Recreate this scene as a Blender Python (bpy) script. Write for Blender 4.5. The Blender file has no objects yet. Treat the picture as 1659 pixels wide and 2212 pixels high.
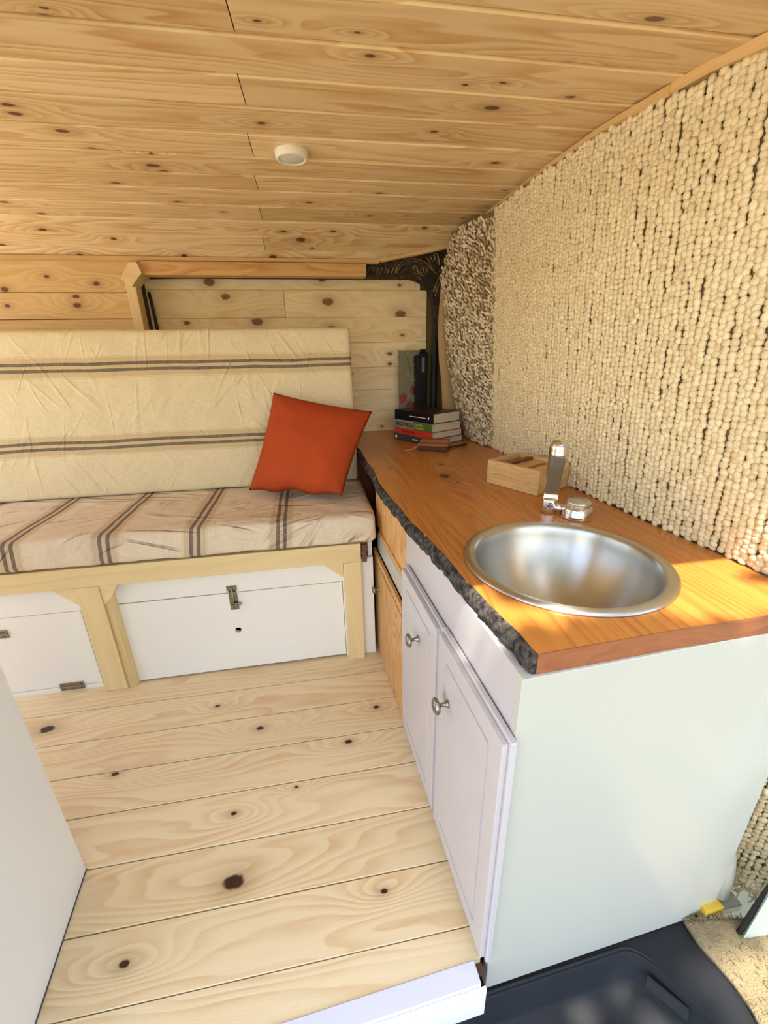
import bpy, bmesh, math, random
import numpy as np
from mathutils import Vector, Matrix, noise as mnoise
random.seed(7); rng = np.random.default_rng(7)
scene = bpy.context.scene
COL = scene.collection

# ------------------------------------------------------------------ camera
cam = bpy.data.cameras.new('camera'); camo = bpy.data.objects.new('camera', cam); COL.objects.link(camo)
Rw = [(0.98564298, -0.16778662, -0.01885646), (-0.07670845, -0.34550511, -0.93527645), (0.15041187, 0.92329511, -0.35341534)]
camo.matrix_world = Matrix(((Rw[0][0], -Rw[1][0], -Rw[2][0], 0), (Rw[0][1], -Rw[1][1], -Rw[2][1], 0), (Rw[0][2], -Rw[1][2], -Rw[2][2], 1.15), (0, 0, 0, 1)))
cam.sensor_fit = 'HORIZONTAL'; cam.sensor_width = 36; cam.lens = 915 / 1659 * 36; cam.clip_start = 0.02
scene.camera = camo
# ------------------------------------------------------------------ sky, sun, exposure
world = bpy.data.worlds.new('sky'); scene.world = world; world.use_nodes = True
wn = world.node_tree; bg = wn.nodes['Background']
sky = wn.nodes.new('ShaderNodeTexSky'); sky.sky_type = 'NISHITA'; sky.sun_disc = False
sky.sun_elevation = math.radians(66); sky.sun_rotation = math.radians(200); sky.air_density = 1.0; sky.dust_density = 2.5
wn.links.new(sky.outputs[0], bg.inputs[0]); bg.inputs[1].default_value = 0.44
sun = bpy.data.lights.new('sun', 'SUN'); suno = bpy.data.objects.new('sun', sun); COL.objects.link(suno)
sun.energy = 6.0; sun.angle = math.radians(0.9); sun.color = (1.0, 0.93, 0.80)
suno.rotation_euler = Vector((0.17, 0.36, -0.92)).to_track_quat('-Z', 'Y').to_euler(); suno.location = (-1, -3, 6)
vs = scene.view_settings; vs.view_transform = 'Standard'; vs.look = 'None'; vs.gamma = 1.0; vs.use_curve_mapping = False
vs.exposure = 1.0

# ------------------------------------------------------------------ helpers
def lin(r, g, b):
    f = lambda c: (c / 255 / 12.92) if c / 255 <= 0.04045 else ((c / 255 + 0.055) / 1.055) ** 2.4
    return (f(r), f(g), f(b), 1.0)

class G:
    """small node-graph helper"""
    def __init__(s, name):
        s.m = bpy.data.materials.new(name); s.m.use_nodes = True; s.t = s.m.node_tree
        s.b = s.t.nodes['Principled BSDF']
    def n(s, typ, **kw):
        x = s.t.nodes.new(typ)
        for k, v in kw.items(): setattr(x, k, v)
        return x
    def put(s, sock, v):
        if isinstance(v, bpy.types.NodeSocket): s.t.links.new(v, sock)
        elif v is not None: sock.default_value = v
    def math(s, op, a, b=None, c=None, clamp=False):
        x = s.n('ShaderNodeMath', operation=op, use_clamp=clamp)
        for i, v in enumerate((a, b, c)):
            if v is not None: s.put(x.inputs[i], v)
        return x.outputs[0]
    def comb(s, x, y, z=0.0):
        q = s.n('ShaderNodeCombineXYZ')
        for i, v in enumerate((x, y, z)): s.put(q.inputs[i], v)
        return q.outputs[0]
    def sep(s, v):
        q = s.n('ShaderNodeSeparateXYZ'); s.put(q.inputs[0], v); return q.outputs
    def noise(s, vec, scale=1.0, detail=2.0, rough=0.5, dist=0.0):
        q = s.n('ShaderNodeTexNoise'); s.put(q.inputs['Vector'], vec)
        q.inputs['Scale'].default_value = scale; q.inputs['Detail'].default_value = detail
        q.inputs['Roughness'].default_value = rough; q.inputs['Distortion'].default_value = dist
        return q.outputs[0]
    def mix(s, f, a, b, typ='MIX'):
        q = s.n('ShaderNodeMix', data_type='RGBA', blend_type=typ)
        s.put(q.inputs[0], f); s.put(q.inputs[6], a); s.put(q.inputs[7], b); return q.outputs[2]
    def rng(s, v, a, b, c=0.0, d=1.0, smooth=True):
        q = s.n('ShaderNodeMapRange'); q.interpolation_type = 'SMOOTHSTEP' if smooth else 'LINEAR'
        for i, k in enumerate((v, a, b, c, d)): s.put(q.inputs[i], k)
        return q.outputs[0]
    def uv(s):
        return s.n('ShaderNodeUVMap', uv_map='grain').outputs[0]
    def obj(s):
        return s.n('ShaderNodeTexCoord').outputs['Object']
    def rand(s):
        return s.n('ShaderNodeObjectInfo').outputs['Random']
    def attr(s, nm):
        return s.n('ShaderNodeAttribute', attribute_type='OBJECT', attribute_name=nm)
    def bump(s, h, strength=0.3, dist=0.01):
        q = s.n('ShaderNodeBump'); q.inputs['Strength'].default_value = strength; q.inputs['Distance'].default_value = dist
        s.put(q.inputs['Height'], h); s.t.links.new(q.outputs[0], s.b.inputs['Normal'])
    def fin(s, col, rough=0.5, metal=0.0, spec=0.5):
        s.put(s.b.inputs['Base Color'], col); s.put(s.b.inputs['Roughness'], rough)
        s.b.inputs['Metallic'].default_value = metal; s.b.inputs['Specular IOR Level'].default_value = spec
        return s.m

def wood(name, light, dark, knot, ring=9.0, amt=0.75, rough=0.45, cn=1.1, cv=7.0, spread=0.10, nk=4, warm=None, vf=0.35, kb=2.6, kw=3.2):
    g = G(name); u, v, _ = g.sep(g.uv()); r = g.rand()
    off = g.math('MULTIPLY', r, 61.7)
    # warp, then contour lines of a stretched noise: cathedral grain
    bulge = None; core = None; halo = None
    for i in range(nk):
        a = g.attr('k%d' % (i + 1)); kx, ky, kr = g.sep(a.outputs['Vector'])
        krs = g.math('MAXIMUM', kr, 0.0002)
        du = g.math('SUBTRACT', u, kx); dv = g.math('SUBTRACT', v, ky)
        d1 = g.math('SQRT', g.math('ADD', g.math('POWER', g.math('MULTIPLY', du, 0.62), 2.0), g.math('POWER', dv, 2.0)))
        d1 = g.math('ADD', d1, g.math('MULTIPLY', g.math('SUBTRACT', g.noise(g.comb(u, v), 70.0, 1.0), 0.5), g.math('MULTIPLY', krs, 0.4)))
        d2 = g.math('SQRT', g.math('ADD', g.math('POWER', g.math('MULTIPLY', du, 0.33), 2.0), g.math('POWER', dv, 2.0)))
        c = g.rng(d1, krs, g.math('MULTIPLY', krs, 0.6))
        h = g.math('MULTIPLY', g.math('EXPONENT', g.math('MULTIPLY', g.math('POWER', g.math('DIVIDE', d1, g.math('MULTIPLY', krs, 1.9)), 2.0), -1.0)), 0.55)
        b = g.math('EXPONENT', g.math('MULTIPLY', g.math('POWER', g.math('DIVIDE', d2, g.math('MULTIPLY', krs, kw)), 2.0), -1.0))
        bulge = b if bulge is None else g.math('ADD', bulge, b)
        core = c if core is None else g.math('MAXIMUM', core, c)
        halo = h if halo is None else g.math('MAXIMUM', halo, h)
    n1 = g.noise(g.comb(g.math('ADD', g.math('MULTIPLY', u, cn), off), g.math('MULTIPLY', v, cv), off), 1.0, 2.0, 0.45)
    n3 = g.noise(g.comb(g.math('ADD', g.math('MULTIPLY', u, 9.0), off), g.math('MULTIPLY', v, 40.0), off), 1.0, 2.0, 0.5)
    f = g.math('ADD', g.math('MULTIPLY', n1, ring), g.math('MULTIPLY', v, ring * vf * 6))
    f = g.math('ADD', f, g.math('MULTIPLY', bulge, kb)); f = g.math('ADD', f, g.math('MULTIPLY', n3, 0.28))
    fr = g.math('FRACT', f)
    lw = g.math('MULTIPLY', g.math('MULTIPLY', g.rng(fr, 0.1, 0.9), g.rng(fr, 1.0, 0.88)), g.rng(n3, 0.25, 0.7, 0.55, 1.1))
    fib = g.noise(g.comb(g.math('ADD', g.math('MULTIPLY', u, 14.0), off), g.math('MULTIPLY', v, 420.0), off), 1.0, 2.0, 0.6)
    bl = g.noise(g.comb(g.math('ADD', g.math('MULTIPLY', u, 1.7), off), g.math('MULTIPLY', v, 12.0), 3.0), 1.0, 2.0, 0.5)
    fac = g.math('ADD', g.math('MULTIPLY', lw, amt), g.math('MULTIPLY', g.math('SUBTRACT', fib, 0.5), 0.38))
    fac = g.math('MULTIPLY', fac, g.rng(bl, 0.3, 0.7, 0.45, 1.15))
    col = g.mix(g.math('MAXIMUM', g.math('MINIMUM', fac, 1.0), 0.0), light, dark)
    tone = g.math('ADD', 1.0 - spread, g.math('MULTIPLY', r, 2 * spread))
    col = g.mix(1.0, col, g.comb(tone, g.math('POWER', tone, 1.25), g.math('POWER', tone, 1.7)), 'MULTIPLY')
    if warm: col = g.mix(g.math('MULTIPLY', g.rng(bl, 0.5, 0.8), 0.35), col, warm)
    kd = g.mix(0.35, knot, dark)
    col = g.mix(halo, col, kd)
    kn = g.noise(g.comb(u, v), 160.0, 2.0)
    col = g.mix(core, col, g.mix(g.rng(kn, 0.35, 0.7), knot, g.mix(0.5, knot, (0.01, 0.006, 0.004, 1))))
    g.bump(g.math('ADD', g.math('MULTIPLY', fib, 0.5), g.math('MULTIPLY', lw, -0.5)), 0.12, 0.002)
    return g.fin(col, rough, 0.0, 0.4)

def plain(name, col, rough=0.5, metal=0.0, spec=0.5, var=0.04, nscale=6.0, bump=0.0, bscale=80.0, bdist=0.002):
    g = G(name); o = g.obj(); n = g.noise(o, nscale, 3.0)
    c = g.mix(1.0, col, g.mix(n, (1 - var * 2, 1 - var * 2, 1 - var * 2, 1), (1 + var, 1 + var, 1 + var, 1)), 'MULTIPLY')
    if bump: g.bump(g.noise(o, bscale, 3.0), bump, bdist)
    return g.fin(c, rough, metal, spec)

M = {}
M['ceil'] = wood('ceiling_pine', lin(228, 201, 151), lin(196, 150, 92), lin(112, 66, 38), ring=11, amt=0.85, rough=0.42, cn=0.9, cv=8.0, warm=lin(212, 170, 108), spread=0.12)
M['floor'] = wood('floor_pine', lin(234, 213, 172), lin(206, 168, 118), lin(64, 38, 26), ring=13, amt=0.6, rough=0.36, cn=1.3, cv=7.0, warm=lin(222, 190, 144), spread=0.05, kb=3.2, kw=4.2)
M['panel'] = wood('panel_pine', lin(224, 194, 138), lin(200, 154, 92), lin(116, 70, 38), ring=9, amt=0.6, rough=0.5, spread=0.09, warm=lin(216, 176, 110))
M['panel_pale'] = wood('pale_panel_pine', lin(250, 230, 182), lin(230, 192, 130), lin(150, 100, 56), ring=9, amt=0.6, rough=0.5, spread=0.06, warm=lin(232, 198, 138))
M['ledge'] = wood('ledge_pine', lin(212, 168, 108), lin(176, 122, 68), lin(96, 52, 24), ring=14, amt=0.8, rough=0.5, nk=1)
M['frame'] = wood('frame_pine', lin(226, 201, 150), lin(212, 176, 118), lin(110, 70, 36), ring=6, amt=0.45, rough=0.5, nk=2, spread=0.05)
M['trim'] = wood('trim_pine', lin(214, 176, 118), lin(188, 138, 80), lin(96, 52, 24), ring=6, amt=0.5, rough=0.5, nk=1)
M['slab'] = wood('counter_wood', lin(192, 124, 54), lin(148, 84, 30), lin(70, 36, 18), ring=8, amt=0.6, rough=0.27, cn=1.3, cv=14.0, nk=3, warm=lin(172, 102, 40), vf=1.0)
M['slab_end'] = wood('counter_end_grain', lin(152, 92, 56), lin(118, 64, 36), lin(70, 36, 18), ring=8, amt=0.6, rough=0.5, cn=5.0, cv=20.0, nk=1)
M['wood_door'] = wood('fir_plywood', lin(212, 164, 104), lin(176, 118, 62), lin(104, 60, 30), ring=11, amt=0.85, rough=0.42, cn=2.2, cv=9.0, nk=1, spread=0.05)
M['oak'] = wood('box_oak', lin(206, 166, 108), lin(170, 122, 66), lin(90, 56, 30), ring=16, amt=0.6, rough=0.5, cn=3.0, cv=20.0, nk=2, spread=0.06)
M['mahogany'] = wood('dark_inlay', lin(132, 76, 48), lin(92, 46, 28), lin(60, 30, 18), ring=10, amt=0.6, rough=0.5, nk=1)
M['white'] = plain('white_melamine', lin(186, 184, 172), 0.25, var=0.012, nscale=3)
M['white_flap'] = plain('white_board', lin(236, 230, 219), 0.45, var=0.015, nscale=5)
M['door_white'] = plain('painted_door', lin(190, 183, 184), 0.24, var=0.015, nscale=8)
M['sill'] = plain('sill_paint', lin(214, 214, 226), 0.35, var=0.02)
M['dark'] = plain('dark_gap', lin(26, 22, 20), 0.9)
M['subfloor'] = plain('subfloor', lin(90, 66, 44), 0.9)
M['rubber'] = plain('black_rubber', lin(26, 22, 19), 0.55, var=0.1, nscale=30)
M['olive'] = plain('olive_metal', lin(122, 104, 52), 0.5)
M['steel_knob'] = plain('pewter', lin(150, 146, 140), 0.3, 1.0, var=0.05, nscale=40)
M['hinge'] = plain('hinge_steel', lin(150, 140, 122), 0.38, 1.0, var=0.12, nscale=60)
M['screw'] = plain('screw_steel', lin(110, 100, 84), 0.4, 1.0)
M['chrome'] = plain('chrome', lin(225, 225, 228), 0.06, 1.0, var=0.01)
M['pages'] = plain('book_pages', lin(206, 192, 162), 0.8, var=0.08, nscale=60)
M['black'] = plain('black_print', lin(18, 16, 16), 0.7, spec=.2)
M['bristle'] = plain('black_bristle', lin(14, 13, 12), 0.8)
M['ink_white'] = plain('white_ink', lin(232, 232, 228), 0.5)
M['grey_cover'] = plain('grey_cover', lin(150, 142, 128), 0.4)
M['green_cover'] = plain('green_cover', lin(84, 112, 46), 0.4)
M['lime'] = plain('lime_ink', lin(206, 220, 110), 0.5)
M['red_cover'] = plain('red_cover', lin(205, 62, 32), 0.4)
M['red_dark'] = plain('red_dark_ink', lin(150, 30, 22), 0.4)
M['navy_cover'] = plain('slate_cover', lin(64, 62, 66), 0.4)
M['cover_brown'] = plain('brown_cover', lin(58, 36, 22), 0.35, var=0.4, nscale=12)
M['leather'] = plain('brown_leather', lin(150, 96, 48), 0.75, var=0.2, nscale=30, bump=0.2, bscale=220)
M['leather_dk'] = plain('dark_leather', lin(76, 42, 22), 0.75, var=0.2, nscale=30)
M['string'] = plain('pale_string', lin(196, 150, 96), 0.9)
M['tray'] = plain('black_plastic', lin(26, 28, 32), 0.6, spec=0.3, var=0.2, nscale=9, bump=0.15, bscale=300)
M['slot'] = plain('slot_black', lin(12, 13, 15), 0.6)
M['yellow'] = plain('yellow_foam', lin(200, 168, 50), 0.8, var=0.1)
M['grey_plate'] = plain('galvanised_plate', lin(176, 178, 172), 0.5, 0.6, var=0.15, nscale=40)
M['body'] = plain('pale_green_paint', lin(196, 206, 192), 0.25, var=0.04)
M['lamp_ring'] = plain('lamp_ring', lin(236, 230, 208), 0.4)
M['lamp_face'] = plain('lamp_diffuser', lin(214, 206, 194), 0.55)
M['knobclear'] = plain('clear_knob_cap', lin(190, 180, 160), 0.12, 0.6)
M['gravel'] = plain('dry_grass', lin(150, 142, 110), 0.9, var=0.15, nscale=20)
M['bounce'] = plain('pale_bounce', lin(226, 216, 196), 0.9, var=0.08, nscale=3)
M['leaf'] = plain('leaf_green', lin(104, 128, 60), 0.6)
M['bodywhite'] = plain('van_paint', lin(220, 220, 216), 0.3)
M['linen_back'] = plain('beige_lining', lin(186, 152, 104), 0.9, var=0.1, nscale=40, bump=0.5, bscale=160, bdist=0.004)

def cloth(name, base, band, stripe, period, off, single=None, wr=0.5, cre=(), bs=0.6):
    g = G(name); u, v, _ = g.sep(g.uv())
    wob = g.math('MULTIPLY', g.math('SUBTRACT', g.noise(g.comb(g.math('MULTIPLY', u, 3.0), g.math('MULTIPLY', v, 3.0)), 1.0, 2.0), 0.5), 0.016)
    if single:
        d = None
        for c in single:
            x = g.math('ABSOLUTE', g.math('ADD', g.math('SUBTRACT', u, c), wob))
            d = x if d is None else g.math('MINIMUM', d, x)
    else:
        x = g.math('DIVIDE', g.math('ADD', g.math('SUBTRACT', u, off), wob), period)
        d = g.math('MULTIPLY', g.math('ABSOLUTE', g.math('SUBTRACT', x, g.math('ROUND', x))), period)
    th = g.noise(g.comb(g.math('MULTIPLY', u, 500.0), g.math('MULTIPLY', v, 30.0)), 1.0, 2.0)
    th2 = g.noise(g.comb(g.math('MULTIPLY', u, 30.0), g.math('MULTIPLY', v, 500.0)), 1.0, 2.0)
    weave = g.math('ADD', th, th2)
    blot = g.noise(g.comb(u, v), 14.0, 3.0)
    col = g.mix(g.rng(weave, 0.7, 1.3), g.mix(1.0, base, (0.86, 0.85, 0.83, 1), 'MULTIPLY'), base)
    col = g.mix(1.0, col, g.mix(blot, (0.93, 0.93, 0.92, 1), (1.04, 1.04, 1.04, 1)), 'MULTIPLY')
    if not single: d = g.math('ADD', d, g.math('MULTIPLY', g.math('GREATER_THAN', u, 0.05), 1.0))
    bandm = g.math('MULTIPLY', g.rng(d, 0.038, 0.034), 0.8)
    edge = g.math('MULTIPLY', g.rng(g.math('ABSOLUTE', g.math('SUBTRACT', d, 0.040)), 0.0018, 0.0008), 0.6)
    dark = g.math('MULTIPLY', g.rng(g.math('ABSOLUTE', g.math('SUBTRACT', d, 0.0118)), 0.0066, 0.0052), 0.94)
    col = g.mix(bandm, col, band); col = g.mix(edge, col, band); col = g.mix(dark, col, g.mix(g.math('MULTIPLY', g.rng(weave, 0.8, 1.4), 0.35), stripe, band))
    # wrinkles: families of straight-ish creases in broken patches
    def crease(ang, fl, fc, seed, w):
        ca_, sa_ = math.cos(ang), math.sin(ang)
        p_ = g.math('ADD', g.math('MULTIPLY', u, ca_), g.math('MULTIPLY', v, sa_)); q_ = g.math('SUBTRACT', g.math('MULTIPLY', v, ca_), g.math('MULTIPLY', u, sa_))
        nv = g.noise(g.comb(g.math('MULTIPLY', p_, fl), g.math('MULTIPLY', q_, fc), seed), 1.0, 1.0, 0.4, 0.15)
        rd = g.math('SUBTRACT', 1.0, g.rng(g.math('ABSOLUTE', g.math('SUBTRACT', nv, 0.5)), 0.0, w))
        mk_ = g.rng(g.noise(g.comb(g.math('MULTIPLY', p_, 5.0), g.math('MULTIPLY', q_, 5.0), seed + 9.0), 1.0, 2.0), 0.50, 0.70)
        return g.math('MULTIPLY', rd, mk_)
    cr = None
    for k_, (an, fl, fc, w) in enumerate(cre):
        c_ = crease(an, fl, fc, 3.7 * k_, w); cr = c_ if cr is None else g.math('ADD', cr, c_)
    soft = g.noise(g.comb(g.math('MULTIPLY', u, 6.0), g.math('MULTIPLY', v, 6.0)), 1.0, 2.0)
    h = g.math('ADD', g.math('MULTIPLY', cr, wr), g.math('MULTIPLY', weave, 0.05))
    h = g.math('ADD', h, g.math('ADD', g.math('MULTIPLY', blot, 0.2), g.math('MULTIPLY', soft, 0.7)))
    g.bump(h, bs, 0.016)
    return g.fin(col, 0.92, 0, 0.15)
M['cloth_back'] = cloth('linen_striped_back', lin(228, 212, 172), lin(196, 172, 130), lin(98, 88, 78), 1, 0, single=(0.505, 0.208), wr=0.3, cre=((.5, 2.0, 16, .05), (-.6, 2.2, 14, .05), (.05, 1.6, 13, .05)))
M['cloth_seat'] = cloth('linen_striped_seat', lin(228, 210, 184), lin(196, 172, 138), lin(100, 88, 84), 0.2785, -0.133, wr=0.8, cre=((.35, 1.6, 15, .07), (-.25, 1.8, 13, .06), (.9, 2.5, 14, .06)), bs=1.0)

def pillow_mat():
    g = G('orange_cotton'); o = g.obj()
    n = g.noise(o, 260.0, 2.0); c = g.mix(n, lin(160, 62, 26), lin(182, 76, 34))
    g.bump(g.math('ADD', g.math('MULTIPLY', n, 0.15), g.noise(o, 11.0, 3.0, 0.6)), 0.5, 0.012)
    return g.fin(c, 0.85, 0, 0.15)
M['orange'] = pillow_mat()

def jute(name, light, dark):
    g = G(name); o = g.obj()
    a = g.n('ShaderNodeAttribute', attribute_type='GEOMETRY', attribute_name='tone'); t = a.outputs['Fac']
    n = g.noise(o, 60.0, 2.0); n2 = g.noise(o, 420.0, 2.0)
    c = g.mix(g.math('ADD', g.math('MULTIPLY', t, 0.75), g.math('MULTIPLY', n2, 0.25)), dark, light)
    c = g.mix(g.math('MULTIPLY', g.rng(n, 0.45, 0.75), 0.25), c, lin(176, 136, 84))
    g.bump(n2, 0.5, 0.003)
    return g.fin(c, 0.85, 0, 0.2)
M['jute'] = jute('jute_yarn', lin(236, 220, 180), lin(206, 182, 138))
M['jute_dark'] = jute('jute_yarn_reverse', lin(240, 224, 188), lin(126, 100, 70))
M['jute_back'] = plain('jute_backing', lin(150, 122, 84), 0.95, var=0.2, nscale=60, bump=0.6, bscale=200, bdist=0.006)
M['fringe'] = plain('jute_fringe', lin(196, 176, 134), 0.95, var=0.15, nscale=50)
M['carpet'] = plain('tan_carpet', lin(138, 122, 90), 0.95, var=0.15, nscale=25, bump=0.9, bscale=260, bdist=0.006)

def bark_mat():
    g = G('bark'); o = g.obj(); n = g.noise(o, 70.0, 4.0, 0.65); n2 = g.noise(o, 20.0, 2.0)
    c = g.mix(g.rng(n, 0.35, 0.7), lin(34, 31, 29), lin(96, 90, 84)); c = g.mix(g.math('MULTIPLY', g.rng(n2, 0.55, 0.75), 0.5), c, lin(86, 62, 42))
    g.bump(n, 0.8, 0.006); return g.fin(c, 0.9, 0, 0.2)
M['bark'] = bark_mat()

def steel_mat():
    g = G('brushed_steel'); o = g.obj(); x, y, z = g.sep(o)
    r = g.math('SQRT', g.math('ADD', g.math('POWER', x, 2.0), g.math('POWER', y, 2.0)))
    n = g.noise(g.comb(g.math('MULTIPLY', r, 500.0), g.math('MULTIPLY', z, 500.0)), 1.0, 2.0)
    n2 = g.noise(o, 12.0, 3.0)
    g.b.inputs['Anisotropic'].default_value = 0.8; g.b.inputs['Anisotropic Rotation'].default_value = 0.25
    tg = g.n('ShaderNodeTangent', direction_type='RADIAL', axis='Z'); g.t.links.new(tg.outputs[0], g.b.inputs['Tangent'])
    return g.fin(g.mix(n2, lin(186, 184, 176), lin(204, 202, 196)), 0.33, 1.0)
M['steel'] = steel_mat()

def painting_mat():
    g = G('tulip_painting'); u, v, _ = g.sep(g.uv())
    n = g.noise(g.comb(u, v), 30.0, 3.0)
    c = g.mix(n, lin(98, 92, 62), lin(140, 128, 88))
    return g.fin(c, 0.6)
M['painting'] = painting_mat()
M['tulip'] = plain('tulip_red', lin(140, 48, 30), 0.6, var=0.3, nscale=40)
M['leafgreen'] = plain('tulip_green', lin(84, 98, 44), 0.6)
def ornament_mat():
    g = G('dark_brocade'); o = g.obj(); n = g.noise(o, 26.0, 3.0, 0.6, 1.5)
    return g.fin(g.mix(g.rng(n, 0.4, 0.75), lin(46, 34, 22), lin(92, 72, 42)), 0.8)
M['brocade'] = ornament_mat()
M['scroll'] = plain('brocade_thread', lin(176, 148, 96), 0.8, var=0.3, nscale=60)

# ---- object makers
def tag(o, label=None, cat=None, group=None, kind=None):
    if label: o['label'] = label
    if cat: o['category'] = cat
    if group: o['group'] = group
    if kind: o['kind'] = kind
    return o
def empty(name, loc=(0, 0, 0), rz=0.0, label=None, cat=None, group=None, kind=None):
    o = bpy.data.objects.new(name, None); COL.objects.link(o); o.location = loc; o.rotation_euler = (0, 0, rz)
    o.empty_display_size = 0.05
    return tag(o, label, cat, group, kind)
def mk(name, bm, mat, parent=None, smooth=False, ga=0, uvf=None, loc=None):
    """bm in the parent's space -> one mesh object whose origin sits at loc (default: centre of its bounds)"""
    bmesh.ops.recalc_face_normals(bm, faces=bm.faces)
    uvl = bm.loops.layers.uv.new('grain')
    for f in bm.faces:
        f.smooth = smooth
        nrm = f.normal
        ax = max(range(3), key=lambda i: abs(nrm[i]))
        for l in f.loops:
            c = l.vert.co
            if uvf: l[uvl].uv = uvf(c)
            else:
                if ax == ga: o2 = [i for i in range(3) if i != ga]; l[uvl].uv = (c[o2[0]], c[o2[1]])
                else: oth = 3 - ga - ax; l[uvl].uv = (c[ga], c[oth])
    vs_ = [v.co for v in bm.verts]
    if loc is None:
        lo = [min(v[i] for v in vs_) for i in range(3)]; hi = [max(v[i] for v in vs_) for i in range(3)]
        loc = Vector([(lo[i] + hi[i]) / 2 for i in range(3)])
    loc = Vector(loc)
    bmesh.ops.translate(bm, verts=bm.verts, vec=-loc)
    me = bpy.data.meshes.new(name); bm.to_mesh(me); bm.free()
    if isinstance(mat, str): mat = M[mat]
    me.materials.append(mat)
    o = bpy.data.objects.new(name, me); COL.objects.link(o); o.location = loc
    if parent: o.parent = parent
    return o
def bm_box(lo, hi, bev=0.0, seg=1, bm=None):
    b = bmesh.new()
    vs_ = [b.verts.new((x, y, z)) for x in (lo[0], hi[0]) for y in (lo[1], hi[1]) for z in (lo[2], hi[2])]
    for f in ((0, 1, 3, 2), (4, 6, 7, 5), (0, 4, 5, 1), (2, 3, 7, 6), (0, 2, 6, 4), (1, 5, 7, 3)): b.faces.new([vs_[i] for i in f])
    if bev: bmesh.ops.bevel(b, geom=b.edges[:], offset=bev, segments=seg, profile=0.7, affect='EDGES')
    if bm is not None:
        me = bpy.data.meshes.new('t'); b.to_mesh(me); bm.from_mesh(me); bpy.data.meshes.remove(me); b.free(); return bm
    return b
def box(name, lo, hi, mat, parent=None, bev=0.0, ga=0, seg=1, smooth=False):
    return mk(name, bm_box(lo, hi, bev, seg), mat, parent, smooth, ga)
def bm_prism(pts, d, b=None):
    """closed polygon pts (list of Vector) extruded by vector d"""
    b = b or bmesh.new(); d = Vector(d)
    a = [b.verts.new(p) for p in pts]; c = [b.verts.new(Vector(p) + d) for p in pts]
    b.faces.new(a); b.faces.new(c[::-1]); n = len(a)
    for i in range(n): b.faces.new((a[i], c[i], c[(i + 1) % n], a[(i + 1) % n]))
    return b
def bm_tube(path, rad, seg=8, b=None, cap=True, flat=1.0):
    b = b or bmesh.new(); path = [Vector(q) for q in path]; n = len(path); rings = []
    for i, q in enumerate(path):
        t = (path[min(i + 1, n - 1)] - path[max(i - 1, 0)]).normalized()
        up = Vector((0, 0, 1)) if abs(t.z) < 0.9 else Vector((0, 1, 0))
        s = t.cross(up).normalized(); w = s.cross(t)
        r = rad[i] if isinstance(rad, (list, tuple)) else rad
        rings.append([b.verts.new(q + (s * math.cos(k * 2 * math.pi / seg) + w * math.sin(k * 2 * math.pi / seg) * flat) * r) for k in range(seg)])
    for i in range(n - 1):
        for k in range(seg): b.faces.new((rings[i][k], rings[i][(k + 1) % seg], rings[i + 1][(k + 1) % seg], rings[i + 1][k]))
    if cap: b.faces.new(rings[0][::-1]); b.faces.new(rings[-1])
    return b
def bm_lathe(prof, seg=32, axis=(0, 0, 1), origin=(0, 0, 0), b=None):
    """profile (r, h) turned about axis through origin"""
    b = b or bmesh.new(); q = Vector((0, 0, 1)).rotation_difference(Vector(axis)); o = Vector(origin); rings = []
    for r, h in prof:
        if r < 1e-6: rings.append([b.verts.new(o + q @ Vector((0, 0, h)))])
        else: rings.append([b.verts.new(o + q @ Vector((r * math.cos(k * 2 * math.pi / seg), r * math.sin(k * 2 * math.pi / seg), h))) for k in range(seg)])
    for i in range(len(rings) - 1):
        A, B = rings[i], rings[i + 1]
        for k in range(seg):
            k2 = (k + 1) % seg
            if len(A) == 1 and len(B) == 1: continue
            if len(A) == 1: b.faces.new((A[0], B[k], B[k2]))
            elif len(B) == 1: b.faces.new((A[k], A[k2], B[0]))
            else: b.faces.new((A[k], A[k2], B[k2], B[k]))
    return b
def autosmooth(o, ang=35):
    me = o.data
    for p_ in me.polygons: p_.use_smooth = True
    bm = bmesh.new(); bm.from_mesh(me)
    for e in bm.edges:
        if len(e.link_faces) == 2 and e.calc_face_angle(0) > math.radians(ang): e.smooth = False
    bm.to_mesh(me); bm.free(); return o
def knots(o, lst, u0, u1, v0, v1, extra=0, rr=(0.003, 0.009)):
    ks = [k for k in lst if u0 <= k[0] <= u1 and v0 <= k[1] < v1]
    for _ in range(extra): ks.append((random.uniform(u0, u1), random.uniform(v0 + 0.02, v1 - 0.02), random.uniform(*rr)))
    ks.sort(key=lambda k: -k[2])
    for i, k in enumerate(ks[:4]): o['k%d' % (i + 1)] = [float(k[0]), float(k[1]), float(k[2])]
def text_obj(name, s, size, mat, parent, mtx, squash=1.0, depth=0.0004, bold=0.0):
    cu = bpy.data.curves.new('t', 'FONT'); cu.body = s; cu.size = size; cu.extrude = depth; cu.offset = bold
    t = bpy.data.objects.new('t', cu); COL.objects.link(t)
    bpy.context.view_layer.update()
    me = bpy.data.meshes.new_from_object(t.evaluated_get(bpy.context.evaluated_depsgraph_get()))
    bpy.data.objects.remove(t); bpy.data.curves.remove(cu)
    me.transform(Matrix.Diagonal((squash, 1, 1, 1)))
    me.name = name; me.materials.clear(); me.materials.append(M[mat])
    o = bpy.data.objects.new(name, me); COL.objects.link(o); o.parent = parent; o.matrix_local = mtx
    return o

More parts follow.
